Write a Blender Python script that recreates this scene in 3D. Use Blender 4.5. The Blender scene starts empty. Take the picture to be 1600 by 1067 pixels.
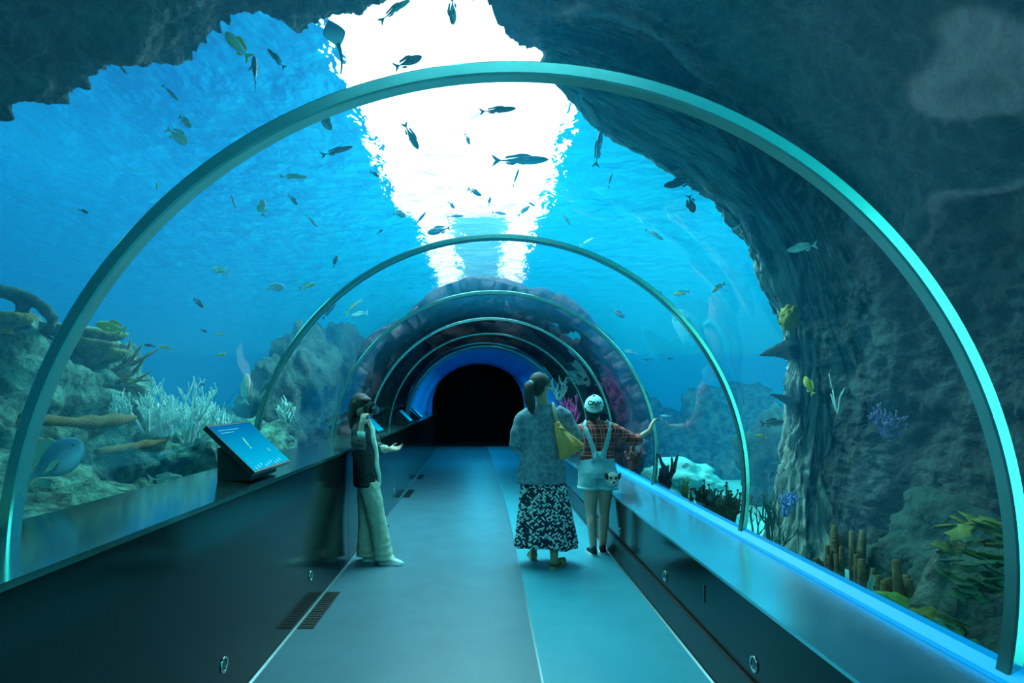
import bpy, math, random
from mathutils import Vector, Matrix, noise, Euler
from math import sin, cos, pi, sqrt, atan2, radians
SC = bpy.context.scene
COL = SC.collection
R = random.Random(7)
VPX, VPY, CH = 757.0, 621.0, 1.5
AX, AZ = 0.09, 0.92            # axis of the acrylic vault

def P(px, py, d):
    return Vector(((px - VPX) / 1000 * d, d, CH - (py - VPY) / 1000 * d))

def ray_r(px, py, rr, cz=1.0):
    """distance along the sight line at which it is rr from the tunnel axis"""
    a = (px - VPX) / 1000; b = -(py - VPY) / 1000
    A = a * a + b * b; B = 2 * (a * (-AX) + b * (CH - cz)); C = AX * AX + (CH - cz) ** 2 - rr * rr
    return (-B + sqrt(max(0, B * B - 4 * A * C))) / (2 * A)

def bend(y):
    return -0.0014 * max(0.0, y - 6) ** 2

# ---------------------------------------------------------------- materials
MATS = {}
def new_mat(name):
    m = bpy.data.materials.new(name); m.use_nodes = True
    nt = m.node_tree; nt.nodes.clear()
    out = nt.nodes.new('ShaderNodeOutputMaterial')
    return m, nt, out

def N(nt, t, **kw):
    n = nt.nodes.new(t)
    for k, v in kw.items():
        if k.startswith('i_'):
            n.inputs[k[2:].replace('_', ' ')].default_value = v
        else:
            setattr(n, k, v)
    return n

def pmat(name, col, rough=0.6, metal=0.0, col2=None, scale=8.0, bump=0.0, bscale=None, spec=0.5, emit=None, estr=0, stretch=None, coat=0.0, det=6, lo=0.35, hi=0.65, vor=False):
    """principled material with an optional second colour mixed in by noise and a noise bump"""
    if name in MATS: return MATS[name]
    m, nt, out = new_mat(name)
    b = N(nt, 'ShaderNodeBsdfPrincipled')
    b.inputs['Base Color'].default_value = (*col, 1)
    b.inputs['Roughness'].default_value = rough
    b.inputs['Metallic'].default_value = metal
    b.inputs['Specular IOR Level'].default_value = spec
    b.inputs['Coat Weight'].default_value = coat
    if emit:
        b.inputs['Emission Color'].default_value = (*emit, 1); b.inputs['Emission Strength'].default_value = estr
    nt.links.new(b.outputs[0], out.inputs['Surface'])
    tc = N(nt, 'ShaderNodeTexCoord'); mp = N(nt, 'ShaderNodeMapping')
    nt.links.new(tc.outputs['Object'], mp.inputs[0])
    if stretch: mp.inputs['Scale'].default_value = stretch
    if col2 is not None:
        if vor:
            nz = N(nt, 'ShaderNodeTexVoronoi'); nz.inputs['Scale'].default_value = scale
            fac = nz.outputs['Distance']
        else:
            nz = N(nt, 'ShaderNodeTexNoise'); nz.inputs['Scale'].default_value = scale; nz.inputs['Detail'].default_value = det
            nz.inputs['Roughness'].default_value = 0.65
            fac = nz.outputs['Fac']
        nt.links.new(mp.outputs[0], nz.inputs['Vector'])
        rp = N(nt, 'ShaderNodeValToRGB')
        rp.color_ramp.elements[0].position = lo; rp.color_ramp.elements[0].color = (*col, 1)
        rp.color_ramp.elements[1].position = hi; rp.color_ramp.elements[1].color = (*col2, 1)
        nt.links.new(fac, rp.inputs[0]); nt.links.new(rp.outputs[0], b.inputs['Base Color'])
    if bump:
        nb = N(nt, 'ShaderNodeTexNoise'); nb.inputs['Scale'].default_value = bscale or scale * 2; nb.inputs['Detail'].default_value = 8
        nt.links.new(mp.outputs[0], nb.inputs['Vector'])
        bp = N(nt, 'ShaderNodeBump'); bp.inputs['Strength'].default_value = min(1, bump); bp.inputs['Distance'].default_value = 0.05 * bump
        nt.links.new(nb.outputs['Fac'], bp.inputs['Height']); nt.links.new(bp.outputs[0], b.inputs['Normal'])
    MATS[name] = m
    return m

# ---------------------------------------------------------------- mesh builder
class MB:
    def __init__(s): s.v = []; s.f = []
    def add(s, vs, fs):
        o = len(s.v); s.v += [Vector(v) for v in vs]; s.f += [tuple(i + o for i in f) for f in fs]; return s
    def box(s, lo, hi, M=None):
        x0, y0, z0 = lo; x1, y1, z1 = hi
        vs = [Vector(p) for p in ((x0,y0,z0),(x1,y0,z0),(x1,y1,z0),(x0,y1,z0),(x0,y0,z1),(x1,y0,z1),(x1,y1,z1),(x0,y1,z1))]
        if M: vs = [M @ v for v in vs]
        return s.add(vs, [(0,3,2,1),(4,5,6,7),(0,1,5,4),(1,2,6,5),(2,3,7,6),(3,0,4,7)])
    def rings(s, rings, closed=True, cap=True):
        o = len(s.v); n = len(rings[0])
        for r in rings: s.v += [Vector(p) for p in r]
        for i in range(len(rings) - 1):
            for j in range(n if closed else n - 1):
                a = o + i * n + j; b = o + i * n + (j + 1) % n
                s.f.append((a, b, b + n, a + n))
        if cap:
            s.f.append(tuple(o + j for j in reversed(range(n))))
            e = o + (len(rings) - 1) * n
            s.f.append(tuple(e + j for j in range(n)))
        return s
    def tube(s, path, rad, seg=8, sq=None, cap=True):
        path = [Vector(p) for p in path]; n = len(path)
        if not hasattr(rad, '__len__'): rad = [rad] * n
        rings = []; up = None
        for i, p in enumerate(path):
            t = (path[min(i + 1, n - 1)] - path[max(i - 1, 0)])
            if t.length < 1e-9: t = Vector((0, 0, 1))
            t.normalize()
            if up is None:
                up = Vector((0, 0, 1)) if abs(t.z) < 0.9 else Vector((1, 0, 0))
            a = t.cross(up)
            if a.length < 1e-6: a = t.orthogonal()
            a.normalize(); b = a.cross(t).normalized(); up = b
            r = rad[i]; ra, rb = (r, r) if not hasattr(r, '__len__') else r
            rings.append([p + a * (ra * cos(2 * pi * k / seg)) + b * (rb * sin(2 * pi * k / seg)) for k in range(seg)])
        return s.rings(rings, True, cap)
    def caps(s, p0, p1, r0, r1, seg=12):
        """tapered capsule"""
        p0 = Vector(p0); p1 = Vector(p1); d = p1 - p0
        if d.length < 1e-6: d = Vector((0, 0, 1e-4)); p1 = p0 + d
        t = d.normalized(); path = []; rad = []
        for k in range(5):
            a = -pi / 2 + (k / 5) * pi / 2 + 0.12
            path.append(p0 + t * (r0 * sin(a))); rad.append(r0 * cos(a))
        for k in range(1, 6):
            path.append(p0 + d * (k / 6)); rad.append(r0 + (r1 - r0) * k / 6)
        for k in range(5):
            a = ((k + 1) / 5) * pi / 2 - 0.12
            path.append(p1 + t * (r1 * sin(a))); rad.append(r1 * cos(a))
        return s.tube(path, rad, seg)
    def chain(s, pts, rads, seg=12):
        for i in range(len(pts) - 1): s.caps(pts[i], pts[i + 1], rads[i], rads[i + 1], seg)
        return s
    def ell(s, c, r, rot=None, seg=20, rg=14, fn=None):
        c = Vector(c); rings = []
        M = rot.to_matrix() if isinstance(rot, Euler) else (Euler(rot).to_matrix() if rot else Matrix.Identity(3))
        for i in range(rg + 1):
            a = -pi / 2 + pi * (0.02 + 0.96 * i / rg)
            ring = []
            for k in range(seg):
                b = 2 * pi * k / seg
                v = Vector((cos(a) * cos(b), cos(a) * sin(b), sin(a)))
                if fn: v = v * fn(v)
                ring.append(c + M @ Vector((v.x * r[0], v.y * r[1], v.z * r[2])))
            rings.append(ring)
        return s.rings(rings)
    def prism(s, poly, ext, M=None):
        """poly: list of 3d points (planar), ext: extrusion vector"""
        n = len(poly); a = [Vector(p) for p in poly]; b = [p + Vector(ext) for p in a]
        vs = a + b
        if M: vs = [M @ v for v in vs]
        return s.add(vs, [tuple(reversed(range(n))), tuple(range(n, 2 * n))] + [(i, (i + 1) % n, n + (i + 1) % n, n + i) for i in range(n)])
    def mesh(s, name, m, smooth=True):
        me = bpy.data.meshes.new(name)
        me.from_pydata([tuple(v) for v in s.v], [], s.f)
        me.validate(); me.update()
        import bmesh
        bm = bmesh.new(); bm.from_mesh(me); bmesh.ops.recalc_face_normals(bm, faces=bm.faces); bm.to_mesh(me); bm.free()
        if smooth: me.polygons.foreach_set('use_smooth', [True] * len(me.polygons))
        if m: me.materials.append(m)
        return me
    def obj(s, name, m, parent=None, smooth=True, angle=None):
        o = bpy.data.objects.new(name, s.mesh(name, m, smooth)); COL.objects.link(o)
        if angle is not None:
            o.data.set_sharp_from_angle(angle=angle)
        if parent: o.parent = parent
        return o

def remesh(mb, name, m, parent, voxel=0.01, it=4, fac=0.5):
    """fuse overlapping solids of mb into ONE continuous surface"""
    o = bpy.data.objects.new('tmp', mb.mesh('tmp', None)); COL.objects.link(o)
    r = o.modifiers.new('r', 'REMESH'); r.mode = 'VOXEL'; r.voxel_size = voxel
    if it:
        q = o.modifiers.new('s', 'SMOOTH'); q.iterations = it; q.factor = fac
    dg = bpy.context.evaluated_depsgraph_get(); dg.update()
    me = bpy.data.meshes.new_from_object(o.evaluated_get(dg))
    bpy.data.objects.remove(o)
    me.name = name; me.materials.clear(); me.materials.append(m)
    me.polygons.foreach_set('use_smooth', [True] * len(me.polygons))
    ob = bpy.data.objects.new(name, me); COL.objects.link(ob)
    if parent: ob.parent = parent
    return ob

def tag(o, label, cat, group=None, kind=None):
    o['label'] = label
    if cat: o['category'] = cat
    if group: o['group'] = group
    if kind: o['kind'] = kind
    return o

def empty(name, loc, label, cat, group=None, rot=(0, 0, 0)):
    o = bpy.data.objects.new(name, None); COL.objects.link(o); o.empty_display_size = 0.1
    o.location = loc; o.rotation_euler = rot
    return tag(o, label, cat, group)

def struct(o):
    o['kind'] = 'structure'; return o

def interp(pts, t):
    """pts: [(t, v...)] piecewise linear"""
    if t <= pts[0][0]: return pts[0][1:]
    for a, b in zip(pts, pts[1:]):
        if t <= b[0]:
            k = (t - a[0]) / (b[0] - a[0]); return tuple(x + (y - x) * k for x, y in zip(a[1:], b[1:]))
    return pts[-1][1:]

def fbm(p, s=1.0, o=5, H=0.9):
    return noise.fractal(Vector(p) * s, H, 2.0, o)
# ================================================================= camera, world, light
cam = bpy.data.cameras.new('camera'); co = bpy.data.objects.new('camera', cam); COL.objects.link(co)
co.location = (0, 0, CH); co.rotation_euler = (pi / 2, 0, 0)
cam.sensor_width = 36; cam.lens = 22.5; cam.shift_x = 43 / 1600; cam.shift_y = 87.5 / 1600
cam.clip_start = 0.05; cam.clip_end = 300
SC.camera = co
SC.view_settings.view_transform = 'Standard'; SC.view_settings.look = 'None'
SC.view_settings.exposure = 0; SC.view_settings.gamma = 1; SC.view_settings.use_curve_mapping = False
cy = SC.cycles
cy.max_bounces = 8; cy.transparent_max_bounces = 24; cy.diffuse_bounces = 3; cy.glossy_bounces = 4; cy.transmission_bounces = 6
cy.caustics_reflective = False; cy.caustics_refractive = False; cy.sample_clamp_indirect = 4
cy.use_denoising = True

w = bpy.data.worlds.new('world'); SC.world = w; w.use_nodes = True
nt = w.node_tree; nt.nodes.clear()
out = N(nt, 'ShaderNodeOutputWorld'); bg = N(nt, 'ShaderNodeBackground'); nt.links.new(bg.outputs[0], out.inputs[0])
tc = N(nt, 'ShaderNodeTexCoord'); nrm = N(nt, 'ShaderNodeVectorMath', operation='NORMALIZE'); nt.links.new(tc.outputs['Generated'], nrm.inputs[0])
def wdot(v):
    d = N(nt, 'ShaderNodeVectorMath', operation='DOT_PRODUCT'); d.inputs[1].default_value = Vector(v).normalized()
    nt.links.new(nrm.outputs[0], d.inputs[0]); return d.outputs['Value']
def wramp(fac, els):
    r = N(nt, 'ShaderNodeValToRGB'); cr = r.color_ramp
    while len(cr.elements) < len(els): cr.elements.new(0.5)
    for e, (p, c) in zip(cr.elements, els): e.position = p; e.color = (*c, 1)
    nt.links.new(fac, r.inputs[0]); return r.outputs[0]
nz = N(nt, 'ShaderNodeTexNoise'); nz.inputs['Scale'].default_value = 5; nz.inputs['Detail'].default_value = 3
nt.links.new(nrm.outputs[0], nz.inputs['Vector'])
def wmath(op, a, b):
    m = N(nt, 'ShaderNodeMath', operation=op)
    for i, x in enumerate((a, b)):
        if isinstance(x, (int, float)): m.inputs[i].default_value = x
        else: nt.links.new(x, m.inputs[i])
    return m.outputs[0]
d1 = wmath('ADD', wdot((0.12, .85, .5)), wmath('MULTIPLY', wmath('SUBTRACT', nz.outputs['Fac'], 0.5), 0.07))
main = wramp(d1, [(0.0, (.004, .05, .07)), (0.45, (.001, .06, .24)), (0.74, (.0, .075, .36)), (0.85, (.0, .125, .48)), (0.91, (.0, .29, .72)), (0.975, (.0, .62, .92)), (1.0, (.0, .74, .95))])
back = wramp(wdot((0.80, -.58, .15)), [(0.0, (0, 0, 0)), (0.50, (.002, .04, .045)), (0.70, (.01, .35, .38)), (.9, (.0, 1.1, 1.15))])  # bright cyan lobe behind the viewer, added for the rib reflections
upl = wramp(wdot((0.0, .1, 1)), [(0.35, (0, 0, 0)), (0.8, (.01, .12, .15)), (1.0, (.05, .34, .38))])
mx = N(nt, 'ShaderNodeMix', data_type='RGBA', blend_type='ADD'); mx.inputs[0].default_value = 1
nt.links.new(main, mx.inputs[6]); nt.links.new(back, mx.inputs[7])
mx2 = N(nt, 'ShaderNodeMix', data_type='RGBA', blend_type='ADD'); mx2.inputs[0].default_value = 1
nt.links.new(mx.outputs[2], mx2.inputs[6]); nt.links.new(upl, mx2.inputs[7])
nt.links.new(mx2.outputs[2], bg.inputs[0]); bg.inputs[1].default_value = 1.0

def area(name, loc, rot, sx, sy, power, col):
    l = bpy.data.lights.new(name, 'AREA'); l.shape = 'RECTANGLE'; l.size = sx; l.size_y = sy; l.energy = power; l.color = col
    o = bpy.data.objects.new(name, l); COL.objects.link(o); o.location = loc; o.rotation_euler = rot; return o
# daylight falling through the water above the tunnel
area('skylight_near', (0.0, 1.5, 4.4), (0, 0, 0), 2.4, 4.2, 470, (0.18, .88, 1.0))
area('skylight_mid', (0.0, 7.4, 4.42), (0, 0, 0), 2.0, 3.0, 500, (0.28, .94, 1.0))
for yy in (14.6, 17.6):
    area('blue_vault_fill', (bend(yy) + AX, yy, 2.1), (0, 0, 0), 0.5, 1.6, 40, (0.02, 0.62, 1.0))  # added blue fill, since no outside light reaches the closed vault
area('rock_vault_fill', (0.05, 8.75, 2.86), (radians(90), 0, radians(180)), 2.0, .12, 16, (0.45, .95, 1.0))  # added fill at the mouth, brightening the inside of the rock vault
# added fill lights over the sandy bay on the right and the coral on the left
area('sand_fill', (4.6, 8.5, 4.3), (0, 0, 0), 3.0, 4.0, 240, (0.08, 0.85, 1.0))
area('coral_fill', (-4.2, 5.2, 4.2), (0, 0, 0), 2.0, 5.0, 130, (0.12, 0.95, 0.9))
area('rib_fill', (4.3, -1.7, 1.3), (radians(90), 0, radians(36)), 2.4, 3.6, 105, (0.08, .92, 1.0))  # added out of view behind the viewer, so the right rib faces shine

# ================================================================= water surface + skylight
m, nt, out = new_mat('water_surface')
tc = N(nt, 'ShaderNodeTexCoord'); mp = N(nt, 'ShaderNodeMapping'); mp.inputs['Scale'].default_value = (1.0, 0.8, 1)
nt.links.new(tc.outputs['Object'], mp.inputs[0])
n1 = N(nt, 'ShaderNodeTexNoise'); n1.inputs['Scale'].default_value = 2.6; n1.inputs['Detail'].default_value = 3; n1.inputs['Distortion'].default_value = 0.25
nt.links.new(mp.outputs[0], n1.inputs['Vector'])
bp = N(nt, 'ShaderNodeBump'); bp.inputs['Strength'].default_value = 1.0; bp.inputs['Distance'].default_value = 0.18
nt.links.new(n1.outputs['Fac'], bp.inputs['Height'])
rf = N(nt, 'ShaderNodeBsdfRefraction'); rf.inputs['IOR'].default_value = 1.25; rf.inputs['Roughness'].default_value = 0.0
rf.inputs['Color'].default_value = (.50, .80, .92, 1); nt.links.new(bp.outputs[0], rf.inputs['Normal'])
gl = N(nt, 'ShaderNodeBsdfGlossy'); gl.inputs['Roughness'].default_value = 0.03; gl.inputs['Color'].default_value = (.7, 1, 1, 1)
nt.links.new(bp.outputs[0], gl.inputs['Normal'])
fr = N(nt, 'ShaderNodeLayerWeight'); fr.inputs['Blend'].default_value = 0.35; nt.links.new(bp.outputs[0], fr.inputs['Normal'])
rp = N(nt, 'ShaderNodeValToRGB'); rp.color_ramp.elements[0].position = .45; rp.color_ramp.elements[1].position = .95
rp.color_ramp.elements[1].color = (.7, .7, .7, 1)
nt.links.new(fr.outputs['Facing'], rp.inputs[0])
ms = N(nt, 'ShaderNodeMixShader'); nt.links.new(rp.outputs[0], ms.inputs[0]); nt.links.new(rf.outputs[0], ms.inputs[1]); nt.links.new(gl.outputs[0], ms.inputs[2])
nt.links.new(ms.outputs[0], out.inputs['Surface'])
mb = MB(); nx, ny = 60, 90
vs = []; fs = []
for j in range(ny + 1):
    for i in range(nx + 1):
        x = -26 + 52 * i / nx; y = -6 + 51 * j / ny
        vs.append((x, y, 4.55 + 0.05 * fbm((x, y, 0), .6, 2)))
for j in range(ny):
    for i in range(nx):
        a = j * (nx + 1) + i; fs.append((a, a + nx + 1, a + nx + 2, a + 1))
me = bpy.data.meshes.new('water_surface'); me.from_pydata(vs, [], fs); me.materials.append(m)
me.polygons.foreach_set('use_smooth', [True] * len(me.polygons))
o = bpy.data.objects.new('water_surface', me); COL.objects.link(o); struct(o); o['label'] = 'rippled water surface over the tunnel, white with daylight'
sky_m = pmat('skylight_glow', (1, 1, 1), emit=(1, .95, .95), estr=4.2)
b = MB(); b.box((-1.5, 4.9, 5.30), (1.05, 11.6, 5.36)); b.box((-1.25, 11.6, 5.30), (-.62, 21, 5.36)); b.box((.42, 11.6, 5.30), (.98, 19, 5.36)); sk = b.obj('skylight', sky_m)  # far strips shaped to give the two streaks of glare
b = MB(); b.box((-.62, 11.6, 5.31), (.42, 19, 5.35)); b.obj('ripple_glow', pmat('ripple_glow_mat', (.2, .5, .5), emit=(.30, .85, .85), estr=1.2), sk)  # glowing panel added for the pale rippled light between the streaks
tag(sk, 'long bright white skylight above the rippled water over the tunnel', 'skylight')

# ================================================================= floor, low walls, ledges
Y0, Y1 = -2.0, 19.6
def sweep(name, prof, mat_, y0=Y0, y1=Y1, closed=True, smooth=False, dy=0.6, fn=None):
    """extrude a cross-section (x, z) along the bent tunnel axis"""
    n = max(1, int((y1 - y0) / dy)); rings = []
    for i in range(n + 1):
        y = y0 + (y1 - y0) * i / n
        rings.append([(x + bend(y), y, z) for x, z in prof])
    b = MB(); b.rings(rings, closed, closed); return b.obj(name, mat_, smooth=smooth)

m_floor = pmat('floor_vinyl', (.060, .135, .175), 0.42, col2=(.08, .165, .21), scale=3, bump=.06, bscale=150, spec=.5)
m_lane = pmat('lane_vinyl', (.04, .29, .38), 0.34, col2=(.065, .34, .44), scale=2.2, bump=.06, bscale=150, spec=.6)
FX = 0.306
struct(sweep('floor', [(-1.3, -.1), (FX - .006, -.1), (FX - .006, 0), (-1.3, 0)], m_floor))
struct(sweep('floor', [(FX + .006, -.1), (1.3, -.1), (1.3, 0.0), (FX + .006, 0.0)], m_lane))
m_strip = pmat('metal_strip', (.45, .6, .62), .3, 1.0)
o = sweep('trim_1', [(FX - .006, -.08), (FX + .006, -.08), (FX + .006, .003), (FX - .006, .003)], m_strip); struct(o)

m_wall = pmat('black_panel', (.006, .008, .009), 0.13, col2=(.009, .012, .013), scale=160, spec=.22, bump=.02, bscale=300)
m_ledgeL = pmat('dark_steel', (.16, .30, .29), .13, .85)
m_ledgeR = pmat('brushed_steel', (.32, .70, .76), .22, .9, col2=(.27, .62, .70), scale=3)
m_kick = pmat('black_kick', (.016, .018, .02), .35)
m_blue = pmat('blue_strip', (.002, .22, .45), .5, emit=(0, .34, .85), estr=.85)
m_edge = pmat('edge_metal', (.35, .5, .5), .3, .9)
# left low wall in panels with narrow joints
def panels(name, prof, mt, joints, g=.004):
    b = MB(); js = [Y0] + joints + [Y1]
    for a, c in zip(js, js[1:]):
        n = max(1, int((c - a) / .5)); rings = []
        for i in range(n + 1):
            y = a + g + (c - a - 2 * g) * i / n
            rings.append([(x + bend(y), y, z) for x, z in prof])
        b.rings(rings, True, True)
    return b.obj(name, mt, smooth=False)
struct(panels('wall_left', [(-1.60, -.1), (-1.234, -.1), (-1.234, 1.005), (-1.60, 1.005)], m_wall, [5.8, 9.2, 12.6, 16]))
struct(panels('wall_right', [(1.24, .20), (1.75, .20), (1.75, .565), (1.24, .565)], m_wall, [5.2, 9.2, 12.6, 16]))
struct(sweep('baseboard_right', [(1.204, -.05), (1.8, -.05), (1.8, .19), (1.215, .19)], m_kick))
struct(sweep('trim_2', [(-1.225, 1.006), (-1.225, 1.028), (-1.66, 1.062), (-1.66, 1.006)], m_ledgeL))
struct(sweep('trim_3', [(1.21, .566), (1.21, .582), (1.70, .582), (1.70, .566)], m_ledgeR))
struct(sweep('trim_4', [(1.655, .584), (1.655, .602), (1.72, .640), (1.72, .584)], m_blue, y1=13.2))
struct(sweep('trim_5', [(-1.2335, 0.0), (-1.2335, .008), (-1.218, .004), (-1.218, 0)], m_edge))
struct(sweep('trim_6', [(1.2035, 0.0), (1.2035, .008), (1.19, .004), (1.19, 0)], m_edge))

# ================================================================= acrylic vault, ribs, far vault
def vault_pts(r, z_l, z_r, n=64):
    aL = pi - math.asin((z_l - AZ) / r); aR = math.asin((z_r - AZ) / r)
    return [(AX + r * cos(aR + (aL - aR) * k / n), AZ + r * sin(aR + (aL - aR) * k / n)) for k in range(n + 1)]
m, nt, out = new_mat('acrylic')
tr = N(nt, 'ShaderNodeBsdfTransparent'); tr.inputs[0].default_value = (.93, .985, .99, 1)
gl = N(nt, 'ShaderNodeBsdfGlossy'); gl.inputs['Roughness'].default_value = .02; gl.inputs['Color'].default_value = (1, 1, 1, 1)
tc = N(nt, 'ShaderNodeTexCoord'); nz = N(nt, 'ShaderNodeTexNoise'); nz.inputs['Scale'].default_value = 1.3; nz.inputs['Detail'].default_value = 1
nt.links.new(tc.outputs['Object'], nz.inputs['Vector'])
bp = N(nt, 'ShaderNodeBump'); bp.inputs['Strength'].default_value = .35; bp.inputs['Distance'].default_value = .04; nt.links.new(nz.outputs['Fac'], bp.inputs['Height'])
nt.links.new(bp.outputs[0], gl.inputs['Normal'])
fr = N(nt, 'ShaderNodeFresnel'); fr.inputs['IOR'].default_value = 1.40
ms = N(nt, 'ShaderNodeMixShader'); nt.links.new(fr.outputs[0], ms.inputs[0]); nt.links.new(tr.outputs[0], ms.inputs[1]); nt.links.new(gl.outputs[0], ms.inputs[2])
nt.links.new(ms.outputs[0], out.inputs['Surface']); m_acr = m
ribs = [2.04, 4.20, 6.42, 8.6, 10.6, 13.25]
RI = 1.60
bounds = [Y0] + [y + .03 for y in ribs]
for i, (a, c) in enumerate(zip(bounds, bounds[1:])):
    prof = vault_pts(RI + .035, 1.05, .60)
    n = 8; rings = []
    b = MB()
    for k in range(n + 1):
        y = a + (c - a) * k / n
        rings.append([(x + bend(y), y, z) for x, z in prof])
    b.rings(rings, False, False)
    me = b.mesh('window_%d' % (i + 1), m_acr)
    # normals must face the inside
    o = bpy.data.objects.new('window_%d' % (i + 1), me); COL.objects.link(o); struct(o)
    pl = me.polygons[len(me.polygons) // 2]
    if (Vector((AX, pl.center.y, AZ)) - pl.center).dot(pl.normal) < 0: me.flip_normals()
m_rib = pmat('rib_metal', (.34, .62, .56), .22, 1.0, col2=(.29, .55, .50), scale=6)
riblabels = ['nearest grey metal arch rib, widest one framing the whole tunnel view', 'second metal arch rib, rising behind the large lit info panel',
 'third metal arch rib, the one the child in plaid touches', 'fourth metal arch rib, where the dark rock vault begins overhead',
 'fifth metal arch rib, under the dark rock vault', 'farthest metal arch rib, at the start of the blue vault']
for y, lb in zip(ribs, riblabels):
    n = 96; zl, zr = (1.03, .58)
    ro, ri = RI + .055, RI + (.012 if y < 3 else .022)
    aL = pi - math.asin((zl - AZ) / ri); aR = math.asin((zr - AZ) / ri)
    rings = []
    for k in range(n + 1):
        a = aR + (aL - aR) * k / n; cx = AX + bend(y)
        q = []
        for (rr, dy) in ((ri, .006), (ri + .006, 0), (ro - .004, 0), (ro, .004), (ro, .055), (ri, .055)):
            q.append((cx + rr * cos(a), y + dy, AZ + rr * sin(a)))
        rings.append(q)
    o = MB().rings(rings).obj('arch_rib', m_rib, smooth=True, angle=radians(35))
    tag(o, lb, 'arch rib', 'metal ribs of the acrylic tunnel')
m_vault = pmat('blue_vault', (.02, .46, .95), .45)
pr = vault_pts(1.60, 1.03, .58); po = vault_pts(1.70, 1.03, .58)
struct(sweep('ceiling', pr + po[::-1], m_vault, 13.3, 19.6, smooth=True))
# doorway wall into the dark hall
m_dark = pmat('dark_hall', (.004, .004, .005), .8)
cx = AX + bend(19.6) - .03
arc = [(cx + 1.42 * cos(a), 1.22 + 1.42 * sin(a)) for a in [pi * k / 40 for k in range(41)]]
arc = [(cx + 1.42, 0)] + arc + [(cx - 1.42, 0)]
outr = [(cx + 1.9, 0)] + [(cx + 1.9 * cos(a), 1.22 + 1.65 * sin(a)) for a in [pi * k / 40 for k in range(41)]] + [(cx - 1.9, 0)]
b = MB(); n = len(arc)
b.add([(x, 19.6, z) for x, z in arc] + [(x, 19.6, z) for x, z in outr], [(i, i + 1, n + i + 1, n + i) for i in range(n - 1)])
b.add([(x, 19.6, z) for x, z in arc] + [(x, 19.9, z) for x, z in arc], [(i, i + 1, n + i + 1, n + i) for i in range(n - 1)])
struct(b.obj('wall_back', m_vault, smooth=False))
b = MB(); x0, x1 = cx - 1.9, cx + 1.9
b.box((x0, 19.9, -.1), (x1, 26, 0)); struct(b.obj('floor', m_dark, smooth=False))
b = MB(); b.box((x0 - .1, 19.6, 0), (x0, 26, 2.9)); b.box((x1, 19.6, 0), (x1 + .1, 26, 2.9)); b.box((x0, 26, 0), (x1, 26.1, 2.9)); b.box((x0, 19.6, 2.9), (x1, 26, 3.0))
struct(b.obj('wall_hall', m_dark, smooth=False))
# ================================================================= the water itself: a real body of slightly hazy water around the vault
m, nt, out = new_mat('sea_water')
vsn = N(nt, 'ShaderNodeVolumeScatter'); vsn.inputs['Color'].default_value = (.01, .52, 1.0, 1); vsn.inputs['Density'].default_value = 0.047
vsn.inputs['Anisotropy'].default_value = 0.45
nt.links.new(vsn.outputs[0], out.inputs['Volume'])
prof = vault_pts(RI + .05, 1.02, .58, 40)
inner = [(1.72, -.6)] + prof + [(-1.60, -.6)]
ni = len(inner)
def ring_at(y, outer):
    if outer:
        # same number of points on the outer box outline
        pts = []
        for (x, z) in inner:
            dx, dz = x - AX, z - AZ
            k = min(25 / abs(dx) if abs(dx) > 1e-6 else 1e9, (3.50 / dz if dz > 1e-6 else 1e9))
            if z < -.5: pts.append((AX + (25 if dx > 0 else -25), -.6)); continue
            pts.append((AX + dx * k, max(-.6, AZ + dz * k)))
        return [(x, y, z) for x, z in pts]
    return [(x + bend(min(y, 20)), y, z) for x, z in inner]
ys = [-5 + k * 1.0 for k in range(26)] + [45]
I = [ring_at(y, False) for y in ys]; O = [ring_at(y, True) for y in (ys[0], ys[-1])]
b = MB(); V = []; F = []
for r in I: V += r
ob = len(V); V += O[0] + O[1]
for k in range(len(ys) - 1):
    for j in range(ni - 1): F.append((k*ni+j, k*ni+j+1, (k+1)*ni+j+1, (k+1)*ni+j))
for j in range(ni - 1):
    F.append((ob+j, ob+ni+j, ob+ni+j+1, ob+j+1))
    F.append((j, ob+j, ob+j+1, j+1))
    e = (len(ys)-1)*ni
    F.append((e+j, e+j+1, ob+ni+j+1, ob+ni+j))
e = (len(ys)-1)*ni
# bottoms of the two legs of the horseshoe
F.append(tuple([k*ni for k in range(len(ys))] + [ob+ni, ob]))
F.append(tuple([k*ni+ni-1 for k in range(len(ys))][::-1] + [ob+ni-1, ob+2*ni-1]))
b.add(V, F)
wb = b.obj('tank_water', None, smooth=False); wb.data.materials.append(m)
tag(wb, 'clear blue sea water filling the tank around the tunnel', 'water', kind='stuff')
cy.volume_bounces = 2
# ================================================================= rock
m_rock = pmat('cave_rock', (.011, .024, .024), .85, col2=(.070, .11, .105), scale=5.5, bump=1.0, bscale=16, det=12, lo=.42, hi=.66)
m_bark = pmat('trunk_rock', (.035, .055, .05), .8, col2=(.62, .74, .66), scale=1, bump=1.0, bscale=1.6, det=10, lo=.40, hi=.62)
for n_ in m_bark.node_tree.nodes:
    if n_.type == 'MAPPING':
        n_.inputs['Scale'].default_value = (9.0, 7.0, 1)
        tcn = [q for q in m_bark.node_tree.nodes if q.type == 'TEX_COORD'][0]
        m_bark.node_tree.links.new(tcn.outputs['UV'], n_.inputs[0])
    if n_.type == 'TEX_NOISE': n_.inputs['Distortion'].default_value = .5
    if n_.type == 'BUMP': n_.inputs['Distance'].default_value = .09
m_reef = pmat('reef_rock', (.02, .075, .055), .9, col2=(.20, .46, .35), scale=6, bump=1.0, bscale=16, det=12, lo=.42, hi=.62)
m_reefd = pmat('reef_rock_dark', (.012, .04, .036), .9, col2=(.06, .15, .12), scale=5, bump=1.0, bscale=14, det=10, lo=.4, hi=.7)
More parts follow.
